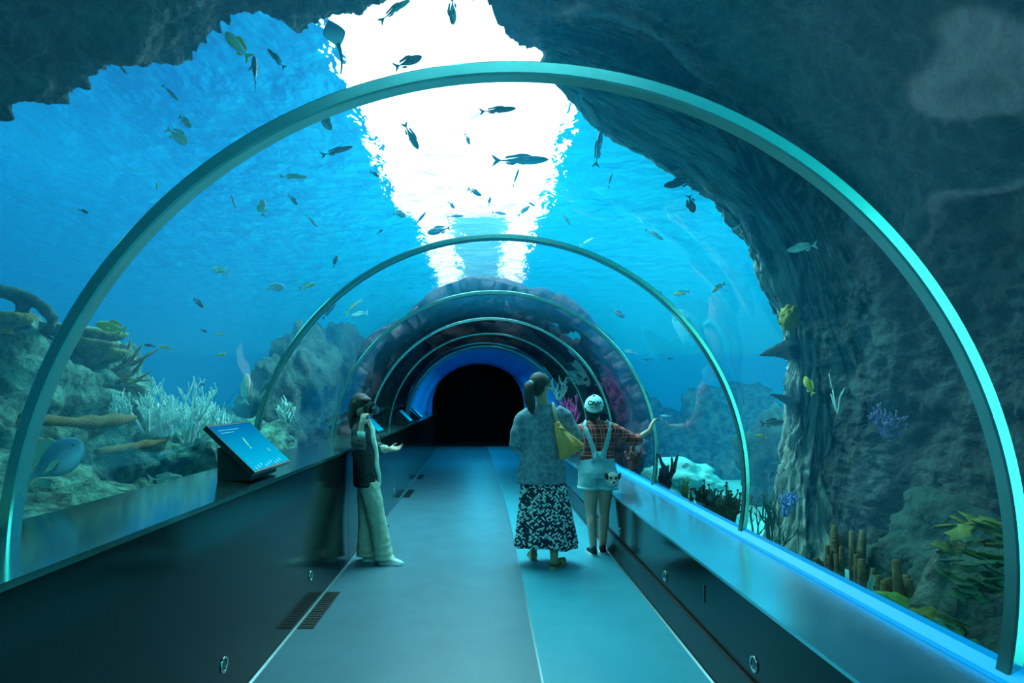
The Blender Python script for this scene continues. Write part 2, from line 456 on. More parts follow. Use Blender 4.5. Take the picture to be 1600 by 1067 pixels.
m_far = pmat('far_rock', (.02, .02, .028), .6, col2=(.17, .10, .13), scale=3.5, bump=.8, bscale=8, det=8, lo=.45, hi=.66)
m_sand = pmat('sand', (.16, .62, .60), .9, col2=(.26, .78, .74), scale=3, bump=.5, bscale=20)

def grid_obj(name, nu, nv, fn, mt, smooth=True, drop=None):
    vs = [fn(i / nu, j / nv) for j in range(nv + 1) for i in range(nu + 1)]
    fs = []
    for j in range(nv):
        for i in range(nu):
            a = j * (nu + 1) + i; f = (a, a + 1, a + nu + 2, a + nu + 1)
            if drop and drop(sum((Vector(vs[k]) for k in f), Vector()) / 4): continue
            fs.append(f)
    b = MB(); b.add(vs, fs); return b.obj(name, mt, smooth=smooth)

def cave_shell(name, sil, RR, y_near, nu=260, nv=120, thick=.9, amp=.16, cz=1.0, jag=.05):
    """overhanging rock shell of cylindrical section round the tunnel, ending at a ragged mouth"""
    pts = []
    for px, py in sil:
        d = ray_r(px, py, RR, cz); p = P(px, py, d)
        pts.append((atan2(p.z - cz, p.x - AX), d))
    pts.sort()
    t0, t1 = pts[0][0], pts[-1][0]
    nf = max(3, int(nv * .28))
    def fn(u, v):
        th = t0 + (t1 - t0) * u
        e = interp(pts, th)[0] + jag * fbm((th * 9, 3.1, 0), 2.2, 5) + jag * .9 * fbm((th * 40, 1.1, 0), 1.7, 5)
        k = v * nv
        if k >= nf:      # inner face, from the mouth back towards the viewer
            s = (k - nf) / (nv - nf); y = e + (y_near - e) * (s ** 1.15); r = RR
            fade = min(1, s * 10)
        else:            # end face, going outward behind the mouth
            s = 1 - k / nf; y = e + .55 * s; r = RR + thick * s ** .8 * 1.2; fade = 1 if s > .05 else .3
        n = fbm((r * cos(th) * .8, y * .8, r * sin(th) * .8), 1.1, 7, .75)
        n2 = noise.ridged_multi_fractal(Vector((r * cos(th), y, r * sin(th))) * .9, 0.9, 2.0, 5, 1.0, 2.0)
        r += .035 * fbm((r * cos(th), y, r * sin(th)), 6.5, 5, .7)
        r += amp * n * (.35 + .65 * fade) + .05 * (n2 - 1.2) * fade
        return Vector((AX + r * cos(th), y + .04 * n, cz + r * sin(th)))
    return grid_obj(name, nu, nv, fn, m_rock)

silR = [(700, -90), (728, -30), (741, 0), (765, 12), (780, 40), (805, 62), (835, 76), (862, 103), (885, 122), (912, 150), (925, 190), (945, 210), (985, 228), (1020, 236), (1060, 246), (1085, 280),
        (1120, 315), (1160, 372), (1188, 412), (1192, 445), (1216, 480), (1240, 530), (1246, 600), (1240, 660), (1236, 720), (1230, 780), (1215, 830), (1205, 870), (1205, 960)]
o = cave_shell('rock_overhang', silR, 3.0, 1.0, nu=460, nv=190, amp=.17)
tag(o, 'huge dark rock wall arching over the right side of the tunnel behind the bark-like pillar', 'rock')
silL = [(-240, 420), (-140, 300), (-60, 215), (0, 186), (30, 170), (95, 160), (140, 130), (165, 98), (178, 96), (200, 98), (235, 98), (262, 100), (300, 86), (345, 52), (378, 16), (400, 18), (440, 32), (458, 46), (480, 46), (500, 34),
        (525, 24), (560, 20), (590, 10), (606, 0), (640, -30), (680, -70)]
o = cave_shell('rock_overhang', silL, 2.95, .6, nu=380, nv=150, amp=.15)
tag(o, 'dark rock overhang hanging over the upper left corner of the tunnel', 'rock')

# bark-like pillar along the mouth of the right-hand rock
pill = [(1290, 960, 5.6, .42), (1268, 870, 5.75, .36), (1262, 780, 5.8, .27), (1270, 700, 5.85, .25), (1280, 600, 5.8, .26), (1272, 520, 5.7, .26), (1248, 440, 5.55, .27), (1215, 360, 5.35, .27), (1165, 290, 5.15, .27), (1100, 235, 5.0, .25),
        (1010, 190, 4.8, .21), (925, 140, 4.65, .15), (850, 90, 4.5, .07)]
C = [P(a, b_, d) for a, b_, d, r in pill]
def crom(C, t):
    n = len(C) - 1; x = min(max(t * n, 0), n - 1e-6); i = int(x); f = x - i
    p = [C[max(i - 1, 0)], C[i], C[i + 1], C[min(i + 2, n)]]
    return 0.5 * ((2 * p[1]) + (p[2] - p[0]) * f + (2 * p[0] - 5 * p[1] + 4 * p[2] - p[3]) * f * f + (3 * p[1] - p[0] - 3 * p[2] + p[3]) * f ** 3)
Rr = [Vector((r, 0, 0)) for *_, r in pill]
NS, NA = 260, 150; rings = []
for i in range(NS + 1):
    t = i / NS; c = crom(C, t); r0 = crom(Rr, t).x; tg = (crom(C, min(t + .01, 1)) - crom(C, max(t - .01, 0))).normalized()
    a = tg.cross(Vector((0, 1, 0))).normalized(); b_ = a.cross(tg)
    ring = []
    for k in range(NA):
        th = 2 * pi * k / NA
        warp = .55 * fbm((cos(th), sin(th), t * 9), 1.0, 3)
        rg = noise.ridged_multi_fractal(Vector((cos(th + warp) * 3.2, sin(th + warp) * 3.2, t * 3.4)), .8, 2.1, 6, 1.0, 2.0)
        lump = fbm((cos(th) * .9, sin(th) * .9, t * 14), 1.0, 4)
        r = r0 * (1 + .20 * (rg - 1.1) + .26 * lump)
        ring.append(c + a * (r * cos(th)) + b_ * (r * .8 * sin(th)))
    rings.append(ring)
o = MB().rings(rings).obj('rock_pillar', m_bark)
uvl = o.data.uv_layers.new(name='uv')
for pl in o.data.polygons:
    ks = [o.data.loops[li].vertex_index % NA for li in pl.loop_indices]
    wrap = max(ks) - min(ks) > NA / 2
    for li, k in zip(pl.loop_indices, ks):
        vi = o.data.loops[li].vertex_index
        uvl.data[li].uv = ((k + NA if wrap and k < NA / 2 else k) / NA * 3, vi // NA / NS)
tag(o, 'bark-textured pale grey rock pillar curving up from the sand and over the tunnel', 'rock')
# dark pointed branches sticking out of the pillar
def spike(p0, p1, r0, r1, lb, seg=16):
    p0 = Vector(p0); p1 = Vector(p1); path = []; rad = []
    for i in range(15):
        t = i / 14; q = p0.lerp(p1, t) + Vector((0, 0, .03 * sin(t * 3))); path.append(q)
        rad.append((r0 * (1 - t) + r1 * t) * (1 + .22 * fbm((t * 6, r0 * 50, p0.z), 1, 3)) * (sqrt(max(.02, 1 - t ** 4))))
    o = MB().tube(path, rad, seg).obj('rock_spur', m_reefd)
    return tag(o, lb, 'rock')
spike(P(1262, 548, 5.7), P(1187, 556, 5.6), .12, .03, 'blunt dark spur jutting left from the middle of the bark-like pillar')
spike(P(1250, 640, 5.7), P(1202, 617, 5.6), .06, .015, 'thin dark spur jutting left from the pillar, below the blunt one')

# ---- sea bed
def sandf(u, v):
    x = 1.62 + 9.5 * u; y = 1.0 + 11.5 * v
    z = .05 + .10 * fbm((x, y, 0), .5, 3) + .25 * max(0, (x - 4.5)) * .5
    if v > .88: z -= 14 * (v - .88) ** 1.3
    return Vector((x, y, z))
o = grid_obj('ground', 60, 80, sandf, m_sand); struct(o)
def reeff(u, v):
    x = -1.62 - 8.5 * u; y = .2 + 14 * v
    hgt = interp([(0, .55), (.06, .75), (.2, 1.12), (.33, 1.32), (.6, 1.25), (1, .6)], u)[0]
    n = noise.ridged_multi_fractal(Vector((x, y, 0)) * .75, .9, 2.1, 6, 1.0, 2.0)
    z = hgt - .1 + .16 * (n - 1.2) + .10 * fbm((x * 2, y * 2, 5), 1.5, 4)
    if v > .9: z -= 8 * (v - .9)
    return Vector((x + .05 * fbm((y * 3, x * 3, 1), 1, 3), y, z))
o = grid_obj('ground', 200, 300, reeff, m_reef); struct(o)

def boulder(name, c, r, lb, mt, seed=0, amp=.3, strata=0, rot=0, sub=5, fr=1.6, cat='rock', group=None, ridge=.25, holes=None):
    import bmesh
    bm = bmesh.new(); bmesh.ops.create_icosphere(bm, subdivisions=sub, radius=1)
    Rz = Matrix.Rotation(rot, 3, 'Z')
    for v in bm.verts:
        p = v.co.copy()
        k = 1 + amp * fbm(p + Vector((seed * 7.3, seed, 0)), fr, 5, .8)
        k += ridge * .3 * (noise.ridged_multi_fractal((p + Vector((seed, 0, seed))) * fr * 1.3, .9, 2.1, 5, 1, 2) - 1.2)
        if strata: k += strata * sin((p.z + .12 * fbm(p + Vector((seed, 0, 0)), 2, 3)) * 26)
        q = p * k
        v.co = Rz @ Vector((q.x * r[0], q.y * r[1], q.z * r[2]))
    if holes:
        bmesh.ops.delete(bm, geom=[f for f in bm.faces if holes(f.calc_center_median())], context='FACES')
    me = bpy.data.meshes.new(name); bm.to_mesh(me); bm.free()
    me.polygons.foreach_set('use_smooth', [True] * len(me.polygons)); me.materials.append(mt)
    o = bpy.data.objects.new(name, me); COL.objects.link(o); o.location = c
    return tag(o, lb, cat, group)

# left reef column
boulder('reef_boulder', (-3.35, 4.35, 1.25), (.75, .9, .75), 'tall layered pale green reef rock behind the left foot of the nearest arch', m_reef, 1, .22, .05)
boulder('reef_boulder', (-3.1, 4.9, 1.15), (.55, .6, .80), 'layered grey-green reef rock just right of the nearest arch foot', m_reef, 2, .15, .06)
boulder('reef_boulder', (-2.98, 5.0, 1.12), (.28, .32, .42), 'dark lumpy reef rock under the spiky brown coral', m_reefd, 3, .35)
boulder('reef_boulder', (-2.7, 3.3, .78), (.75, .8, .42), 'low mossy green rock behind the big pale blue fish', m_reef, 4, .3)
boulder('reef_boulder', (-2.6, 5.7, .95), (.6, .7, .35), 'rounded teal rock beneath the white branching corals', m_reef, 5, .3)
boulder('reef_boulder', (-2.55, 6.9, .85), (.5, .7, .42), 'rocky mound behind the large lit info panel', m_reef, 6, .3)
boulder('reef_boulder', (-2.45, 8.6, 1.55), (.45, .7, .95), 'tall dark reef rock standing between the second and third arches', m_reefd, 7, .3)
boulder('reef_boulder', (-2.42, 7.3, 1.25), (.30, .45, .62), 'narrow dark rock column just past the second arch', m_reefd, 8, .35)
boulder('reef_boulder', (-2.4, 10.6, 1.5), (.55, .9, 1.15), 'steep reef rock beyond the third arch on the camera side', m_reefd, 9, .3)
boulder('reef_boulder', (-2.15, 12.4, 1.3), (.4, .9, 1.2), 'dark rock beside the farthest arches on the info panel side', m_reefd, 10, .3)
# overhanging dark ledge at far left, with see-through holes
path_old = [P(-90, 500, 4.0), P(-40, 468, 4.0), P(20, 462, 4.05), P(60, 475, 4.1), P(84, 494, 4.1), P(70, 505, 4.1), P(45, 500, 4.1), P(38, 520, 4.12), P(60, 535, 4.15), P(85, 545, 4.2)]
b = MB()
def strand(pts, r0, r1, n=30):
    pp_ = [P(x, y, d) for x, y, d in pts]; q = [crom(pp_, i / n) for i in range(n + 1)]
    b.tube(q, [(r0 + (r1 - r0) * i / n) * (1 + .35 * fbm((i * .4, r0 * 90, 0), 1, 3)) for i in range(n + 1)], 16)
strand([(-80, 455, 4.0), (-20, 452, 4.0), (30, 462, 4.05), (62, 476, 4.1), (84, 500, 4.1)], .062, .033)
strand([(-60, 510, 4.0), (0, 500, 4.0), (34, 508, 4.05), (56, 528, 4.1), (86, 548, 4.2)], .05, .04)
strand([(26, 460, 4.05), (34, 478, 4.05), (36, 506, 4.05)], .035, .035, 12)
strand([(82, 492, 4.1), (78, 512, 4.1), (60, 522, 4.1)], .03, .028, 12)
o = remesh(b, 'rock_bridge', m_reefd, None, .016, 2); tag(o, 'dark twisted rock arch with small holes at the left edge of the reef', 'rock')
# far rock vault round the end of the tunnel
def farf(u, v):
    th = -.45 + (pi + .9) * u; y = 9.0 + 4.6 * v
    r = 1.93 + .16 * fbm((cos(th) * 1.6, sin(th) * 1.6, y * .8), 1.5, 5) + (.25 * v)
    return Vector((AX + .06 + bend(y) + r * cos(th) * 1.0, y + .12 * fbm((cos(th) * 3, sin(th) * 3, 0), 2, 4), .98 + r * sin(th)))
def hole(c):
    th = atan2(c.z - 1, c.x)
    return fbm((cos(th) * 2.3 + 4, sin(th) * 2.3, c.y * .75), 1.0, 3) > (.12 if c.y < 10.9 else .05) and c.y > 9.75
o = grid_obj('rock_vault', 260, 110, farf, m_far, drop=hole)
o.modifiers.new('t', 'SOLIDIFY').thickness = .22; o.modifiers['t'].offset = 1
tag(o, 'dark rock vault with openings wrapping the far end of the acrylic tunnel', 'rock')
# shell behind the vault closing the gap round the blue section
def backf(u, v):
    th = -.5 + (pi + 1.0) * u; y = 13.7 + .5 * v; r = 1.74 + .75 * v
    return Vector((AX + bend(13.6) + r * cos(th), y + .3 * fbm((cos(th) * r, sin(th) * r, 0), 1, 4), .95 + min(r * sin(th), 2.4)))
o = grid_obj('cave_rock', 120, 40, backf, m_far); tag(o, 'dark rock face standing behind the far vault around the blue entrance', 'rock')
# distant reef mounds right
boulder('reef_boulder', (6.2, 16.0, .2), (2.0, 1.2, 1.5), 'hazy blue reef mound rising far beyond the sand between the third and second arches', m_reef, 11, .35)
boulder('reef_boulder', (4.3, 18.0, .2), (1.3, 1.0, 1.2), 'hazy distant rock low above the sand near the outstretched hand', m_reef, 12, .35)
boulder('reef_boulder', (4.15, 8.6, .55), (.6, .6, .85), 'dark undercut rock just left of the bark-like pillar', m_reefd, 13, .4)
boulder('reef_boulder', (3.2, 4.0, .25), (.55, .9, .55), 'dark rock at the foot of the right-hand wall behind the blue strip', m_reefd, 14, .35)
boulder('reef_boulder', (2.75, 3.0, .15), (.45, .7, .42), 'low brown rock by the right foot of the nearest arch', m_reefd, 15, .4)
# ================================================================= fish
def fmat(name, back, belly, rough=.45, mid=None):
    if name in MATS: return MATS[name]
    m, nt, out = new_mat(name)
    b = N(nt, 'ShaderNodeBsdfPrincipled'); b.inputs['Roughness'].default_value = rough
    tc = N(nt, 'ShaderNodeTexCoord'); sp = N(nt, 'ShaderNodeSeparateXYZ'); nt.links.new(tc.outputs['Generated'], sp.inputs[0])
    nz = N(nt, 'ShaderNodeTexNoise'); nz.inputs['Scale'].default_value = 9; nt.links.new(tc.outputs['Generated'], nz.inputs['Vector'])
    ad = N(nt, 'ShaderNodeMath', operation='MULTIPLY_ADD'); nt.links.new(nz.outputs['Fac'], ad.inputs[0]); ad.inputs[1].default_value = .25; nt.links.new(sp.outputs['Z'], ad.inputs[2])
    rp = N(nt, 'ShaderNodeValToRGB'); rp.color_ramp.elements[0].position = .35; rp.color_ramp.elements[1].position = .75
    rp.color_ramp.elements[0].color = (*belly, 1); rp.color_ramp.elements[1].color = (*back, 1)
    nt.links.new(ad.outputs[0], rp.inputs[0]); nt.links.new(rp.outputs[0], b.inputs['Base Color'])
    nt.links.new(b.outputs[0], out.inputs['Surface']); MATS[name] = m; return m
FM = {
 'dark': (fmat('fish_dark', (.015, .04, .05), (.06, .13, .14)), pmat('fin_dark', (.015, .04, .05), .6)),
 'teal': (fmat('fish_teal', (.02, .14, .17), (.12, .40, .42)), pmat('fin_teal', (.02, .15, .18), .6)),
 'pale': (fmat('fish_pale', (.28, .62, .60), (.75, .95, .92)), pmat('fin_pale', (.45, .75, .72), .6)),
 'yellowtail': (fmat('fish_silver', (.30, .62, .55), (.75, .92, .85)), pmat('fin_yellow', (.75, .62, .03), .6)),
 'yellow': (fmat('fish_yellow', (.60, .60, .04), (.85, .80, .25)), pmat('fin_yellow2', (.60, .55, .05), .6)),
 'blue': (fmat('fish_blue', (.06, .30, .45), (.30, .70, .88)), pmat('fin_green', (.20, .50, .38), .6)),
 'grey': (fmat('fish_grey', (.10, .17, .17), (.35, .45, .42)), pmat('fin_grey', (.09, .14, .14), .6)),
}
m_eye = pmat('fish_eye', (.005, .005, .005), .2)
SH = {  # (height, width, tail spread, tail length, profile)
 'slim': (.075, .055, .085, .14), 'mid': (.13, .075, .13, .17), 'deep': (.21, .08, .15, .17), 'stout': (.15, .11, .10, .13),
}
def fish_parts(shape, curve=0.0):
    hh, ww, ts, tl = SH[shape]
    def bendp(p):   # bend the body sideways
        x = p.x; return Vector((x, p.y + curve * (x - .1) ** 2, p.z))
    prof = [(0, .04), (.04, .38), (.12, .70), (.25, .95), (.38, 1), (.55, .86), (.72, .52), (.84, .25), (.92, .17), (1, .17)]
    L = 1 - tl; rings = []
    for i in range(25):
        t = i / 24; k = interp(prof, t)[0]; x = .5 - L * t
        rings.append([bendp(Vector((x, ww * k * cos(a) * (.9 if t < .8 else .6), hh * k * sin(a) * (1 if sin(a) > 0 else .92) - .01 * sin(pi * t)))) for a in [2 * pi * q / 14 for q in range(14)]])
    body = MB().rings(rings)
    def fin(poly, th=.006):
        b = MB(); n = len(poly)
        a = [bendp(Vector((x, -th, z))) for x, z in poly]; c = [bendp(Vector((x, th, z))) for x, z in poly]
        return b.add(a + c, [tuple(range(n)), tuple(range(2 * n - 1, n - 1, -1))] + [(i, (i + 1) % n, n + (i + 1) % n, n + i) for i in range(n)])
    xb = .5 - L + .03
    tail = fin([(xb, hh * .16), (xb - tl * .45, ts * .6), (xb - tl * 1.05, ts * 1.25), (xb - tl * .85, ts * .5), (xb - tl * .62, 0), (xb - tl * .85, -ts * .5), (xb - tl * 1.05, -ts * 1.25), (xb - tl * .45, -ts * .6), (xb, -hh * .16)])
    dors = fin([(.22, hh * .85), (.14, hh * 1.32), (.02, hh * 1.42), (-.12, hh * 1.1), (-.22, hh * .95), (-.26, hh * .42), (0, hh * .7)])
    anal = fin([(-.06, -hh * .75), (-.12, -hh * 1.15), (-.22, -hh * .85), (-.25, -hh * .35)])
    pecs = []; eyes_ = []
    for s in (-1, 1):
        pec = MB(); pecs.append(pec)
        a = [Vector((.20, s * ww * .85, -hh * .2)), Vector((.10, s * (ww + .05), -hh * .55)), Vector((.03, s * (ww + .07), -hh * .5)), Vector((.10, s * (ww * .9), -hh * .05))]
        c = [p + Vector((0, s * .006, .006)) for p in a]
        pec.add([bendp(p) for p in a + c], [(0, 1, 2, 3), (7, 6, 5, 4), (0, 4, 5, 1), (1, 5, 6, 2), (2, 6, 7, 3), (3, 7, 4, 0)])
    for s in (-1, 1):
        eye = MB(); eyes_.append(eye)
        eye.ell(bendp(Vector((.40, s * ww * .52, hh * .18))), (.016, .008, .016), seg=8, rg=6)
    return body, tail, dors, anal, pecs, eyes_
CACHE = {}
def fish(px, py, ln, ang, kind, shape, rr, lb, group=None, yaw=None, parts=True, curve=0.0, d=None):
    """ln: length across the sight in photo pixels; ang: heading in degrees, 0 = towards the wall with the blue strip, 90 = up; rr: distance from tunnel axis"""
    d = d or ray_r(px, py, rr); loc = P(px, py, d)
    if loc.z > 4.25: d *= (4.25 - CH) / (loc.z - CH); loc = P(px, py, d)
    yaw = radians(R.uniform(-35, 35) if yaw is None else yaw)
    L = ln / 1000 * d / max(.5, cos(yaw))
    a = radians(ang); sgn = 1
    fwd = Vector((cos(a) * cos(yaw), sin(yaw), sin(a) * cos(yaw))).normalized()
    up = Vector((0, 0, 1)); up = (up - fwd * up.dot(fwd))
    if up.length < .35: up = Vector((sin(a), 0, -cos(a))) if sin(a) < 0 else Vector((-1, 0, 0.2)); up = up - fwd * up.dot(fwd)
    up.normalize(); side = up.cross(fwd)
    M = Matrix((fwd, side, up)).transposed().to_4x4(); M.translation = loc
    M = M @ Matrix.Scale(L, 4)
    bm_, fm_ = FM[kind]
    key = (kind, shape, round(curve, 1), parts)
    if key not in CACHE:
        body, tail, dors, anal, pec, eye = fish_parts(shape, curve)
        if parts: CACHE[key] = [('fish', body.mesh('fish', bm_))] + [(n, q.mesh(n, mm, False)) for n, q, mm in (('tail_fin', tail, fm_), ('dorsal_fin', dors, fm_), ('anal_fin', anal, fm_), ('pectoral_fin', pec[0], fm_), ('pectoral_fin', pec[1], fm_), ('eye', eye[0], m_eye), ('eye', eye[1], m_eye))]
        else:
            for q in (tail, dors): body.add(q.v, q.f)
            CACHE[key] = [('fish', body.mesh('fish', bm_))]
    ms = CACHE[key]
    root = bpy.data.objects.new('fish', ms[0][1]); COL.objects.link(root); root.matrix_world = M
    tag(root, lb, 'fish', group)
    for n, me in ms[1:]:
        c = bpy.data.objects.new(n, me); COL.objects.link(c); c.parent = root
    return root

G1 = 'fish swimming against the white glare'
fish(637, 97, 50, 30, 'dark', 'mid', 2.5, 'plump dark fish swimming up just above the crown of the nearest arch', G1, yaw=15)
fish(777, 172, 60, 8, 'dark', 'slim', 2.4, 'dark fish with forked tail in the white glare just under the nearest arch', G1, yaw=5)
fish(812, 250, 92, 3, 'teal', 'slim', 2.5, 'long slender teal fish, longest of those crossing the white glare', G1, yaw=5)
fish(526, 236, 52, 25, 'dark', 'slim', 2.4, 'slender dark fish left of the white glare, nose up', yaw=20)
fish(1062, 286, 48, 187, 'dark', 'mid', 2.55, 'dark fish heading left beside the edge of the big rock wall', yaw=10)
fish(1080, 318, 30, -75, 'dark', 'deep', 2.5, 'dark fish diving straight down next to the big rock wall', yaw=0)
fish(686, 360, 38, 190, 'dark', 'stout', 2.4, 'stubby dark fish directly above the crown of the second arch', yaw=10)
fish(617, 14, 62, 40, 'teal', 'slim', 2.4, 'curved teal fish at the top edge between the two overhangs', G1, yaw=10, curve=.5)
fish(707, 16, 46, -88, 'teal', 'mid', 2.4, 'teal fish pointing straight down at the top of the white glare', G1, yaw=0)
fish(741, 300, 26, -30, 'teal', 'mid', 2.4, 'small teal fish, highest of the little ones low in the glare', G1)
fish(705, 320, 18, -50, 'teal', 'mid', 2.4, 'small teal fish slanting down near the left edge of the glare', G1, parts=False)
fish(765, 315, 16, 80, 'teal', 'mid', 2.4, 'tiny teal fish standing upright low in the glare', G1, parts=False)
fish(779, 333, 24, -15, 'teal', 'slim', 2.4, 'small teal fish just below the upright one in the glare', G1, parts=False)
fish(711, 338, 28, 5, 'teal', 'slim', 2.4, 'small level teal fish right above the stubby dark one', G1, parts=False)
fish(829, 318, 18, -30, 'teal', 'slim', 2.4, 'tiny teal fish at the right edge of the glare, upper of a pair', G1, parts=False)
fish(818, 330, 22, 35, 'teal', 'mid', 2.4, 'tiny teal fish at the right edge of the glare, lower of a pair', G1, parts=False)
fish(730, 217, 20, -65, 'pale', 'mid', 2.4, 'little pale fish sinking in the middle of the glare', G1, parts=False)
fish(642, 212, 44, -60, 'teal', 'mid', 2.4, 'teal fish leaping down at the left rim of the glare, forked tail up', G1, yaw=15)
fish(806, 278, 26, 70, 'teal', 'slim', 2.4, 'faint teal fish just below the long slender one', G1, parts=False)
fish(905, 158, 26, 85, 'blue', 'deep', 2.6, 'blue fish touching the inner edge of the arch beside the rock wall', yaw=0)
fish(884, 342, 26, -55, 'teal', 'slim', 2.5, 'thin teal fish right of the glare above the second arch', parts=False)
fish(917, 378, 22, 25, 'pale', 'slim', 2.4, 'pale fish just outside the upper right curve of the second arch', parts=False)
fish(1021, 366, 34, -40, 'teal', 'slim', 2.5, 'slim grey-green fish in open water right of the second arch', parts=False)
fish(935, 232, 60, 82, 'teal', 'slim', 2.7, 'hazy upright teal fish close under the rock ceiling')
fish(953, 282, 30, 75, 'teal', 'slim', 2.9, 'faint upright fish in the bright cyan right of the glare', parts=False)
fish(1150, 356, 18, 40, 'pale', 'slim', 2.7, 'tiny pale fish beside the rock wall halfway up the view', parts=False)
fish(965, 490, 24, -30, 'dark', 'stout', 2.2, 'small dark fish between the second and third arches on the strip side', parts=False)
fish(1065, 458, 26, 190, 'yellow', 'mid', 2.3, 'small yellowish fish right of the second arch')
fish(1026, 457, 16, 170, 'dark', 'mid', 2.3, 'tiny dark fish hugging the outer edge of the second arch', parts=False)
fish(1123, 449, 26, 215, 'yellowtail', 'mid', 2.4, 'pale fish with yellow tail left of the bark-like pillar')
fish(1012, 562, 16, 175, 'dark', 'mid', 2.2, 'middle of three tiny dark fish in open blue water right of the cap', 'three tiny dark fish', parts=False)
fish(986, 550, 20, 165, 'teal', 'mid', 2.2, 'upper left of three tiny fish in open blue water right of the cap', 'three tiny dark fish', parts=False)
fish(1048, 560, 12, 180, 'dark', 'mid', 2.2, 'rightmost of three tiny dark fish in open blue water', 'three tiny dark fish', parts=False)
fish(1254, 387, 46, 190, 'pale', 'mid', 2.15, 'pale see-through looking fish in front of the upper bark-like pillar', yaw=10)
fish(1264, 603, 30, 100, 'yellow', 'deep', 2.3, 'yellow fish swimming upright in front of the bark-like pillar', yaw=30)
fish(1206, 661, 42, 5, 'grey', 'mid', 2.5, 'grey fish swimming towards the pillar below the thin spur', yaw=10)
fish(1190, 682, 16, 160, 'yellow', 'mid', 2.4, 'tiny yellow-green fish under the grey one', parts=False)
fish(1216, 724, 22, 180, 'pale', 'slim', 2.4, 'small bright cyan fish left of the pillar base', parts=False)
fish(1208, 742, 22, 200, 'blue', 'deep', 2.4, 'small round cyan fish below the bright one at the pillar base', parts=False)
fish(1366, 788, 38, 175, 'dark', 'mid', 2.4, 'dark fish with a paler tail in front of the right-hand rock', yaw=10)
fish(1361, 915, 36, 78, 'pale', 'mid', 2.1, 'pale leaf-like fish standing upright low in front of the brown sponges', yaw=0)
fish(1040, 650, 20, 178, 'pale', 'slim', 2.2, 'small pale fish just right of the outstretched hand', parts=False)
fish(1073, 728, 18, 180, 'pale', 'deep', 2.2, 'small round pale fish above the red finger sponges', parts=False)
# left side
fish(410, 325, 30, 97, 'yellowtail', 'deep', 2.5, 'pale upright fish with a yellow tail in the blue left of the glare', yaw=10)
fish(345, 423, 36, 165, 'pale', 'mid', 2.5, 'pale cyan fish left of the second arch, swimming left')
fish(310, 473, 26, -38, 'dark', 'mid', 2.4, 'small dark fish alone in the deep blue left of the second arch')
fish(180, 512, 62, 168, 'yellow', 'mid', 2.5, 'bright yellow-green fish with curved body above the plate corals', yaw=10, curve=.6)
fish(259, 543, 22, 170, 'yellow', 'mid', 2.5, 'small yellow-green fish below and right of the curved one', parts=False)
fish(344, 555, 18, 20, 'yellow', 'mid', 2.4, 'small yellow fish left of the second arch, lower of two', parts=False)
fish(343, 523, 16, 5, 'yellow', 'mid', 2.4, 'small yellow fish left of the second arch, upper of two', parts=False)
fish(318, 517, 12, -20, 'dark', 'mid', 2.4, 'tiny dark fish beside the upper small yellow one', parts=False)
fish(234, 540, 14, 170, 'dark', 'mid', 2.5, 'tiny dark fish just left of the yellow-green one', parts=False)
fish(316, 601, 12, 10, 'dark', 'stout', 2.4, 'tiny round dark fish above the white corals', parts=False)
fish(206, 595, 14, 190, 'yellow', 'mid', 2.3, 'tiny yellow fish by the spiky brown coral', parts=False)
fish(430, 450, 28, 10, 'pale', 'deep', 2.3, 'faint pale fish pair member just outside the second arch, left one', parts=False)
fish(480, 447, 30, 15, 'yellowtail', 'mid', 2.3, 'pale fish with yellow tail touching the second arch from outside')
fish(514, 487, 32, 50, 'dark', 'slim', 2.1, 'slim dark fish seen through the glass inside the second arch', yaw=5)
fish(553, 479, 38, 38, 'yellowtail', 'slim', 2.2, 'silver fish with yellow tail climbing inside the second arch')
fish(562, 491, 28, 190, 'pale', 'mid', 2.2, 'pale fish just under the climbing silver one', parts=False)
fish(524, 409, 20, 72, 'dark', 'stout', 2.3, 'small dark upright fish above the left shoulder of the second arch', parts=False)
fish(594, 362, 12, 35, 'dark', 'mid', 2.4, 'tiny dark fish above the second arch left of the glare', parts=False)
fish(78, 726, 135, 30, 'blue', 'deep', 2.03, 'big pale blue fish with green fins, close to the glass by the nearest arch', yaw=-8)
fish(258, 748, 54, 2, 'pale', 'mid', 2.05, 'pale fish with yellowish tail just above the glossy ledge', yaw=8)
fish(458, 276, 44, 0, 'yellowtail', 'slim', 2.5, 'silver fish with bright yellow tail, level, left of the glare', yaw=5)
fish(372, 72, 66, 132, 'yellowtail', 'mid', 2.4, 'large silver fish with yellow tail beneath the upper left overhang', yaw=10)
fish(398, 112, 62, 100, 'teal', 'mid', 2.5, 'large teal fish standing upright behind the nearest arch')
fish(432, 92, 50, 130, 'teal', 'slim', 2.5, 'slender teal fish sloping down towards the nearest arch from the rippled surface')
fish(289, 190, 34, -42, 'pale', 'mid', 2.4, 'upper of two pale cyan fish outside the left curve of the nearest arch', 'two pale cyan fish')
fish(276, 212, 40, -35, 'pale', 'deep', 2.4, 'lower of two pale cyan fish outside the left curve of the nearest arch', 'two pale cyan fish')
fish(191, 108, 22, -48, 'teal', 'slim', 2.5, 'small teal fish under the notch in the upper left overhang', parts=False)
fish(266, 145, 28, -42, 'teal', 'slim', 2.5, 'faint thin teal fish high in the left blue water', parts=False)
fish(506, 188, 34, -50, 'teal', 'deep', 2.5, 'teal fish tucked under the inner edge of the nearest arch')
fish(585, 272, 20, -30, 'teal', 'mid', 2.5, 'small teal fish at the left rim of the glare above the second arch', parts=False)
fish(624, 335, 20, 0, 'teal', 'deep', 2.4, 'small blurry teal fish left of the stubby dark one', parts=False)
fish(657, 342, 26, 45, 'teal', 'slim', 2.4, 'thin teal fish pointing up right beside the stubby dark one', parts=False)
fish(457, 312, 24, -45, 'teal', 'mid', 2.6, 'hazy teal fish in open blue below the level silver one', parts=False)
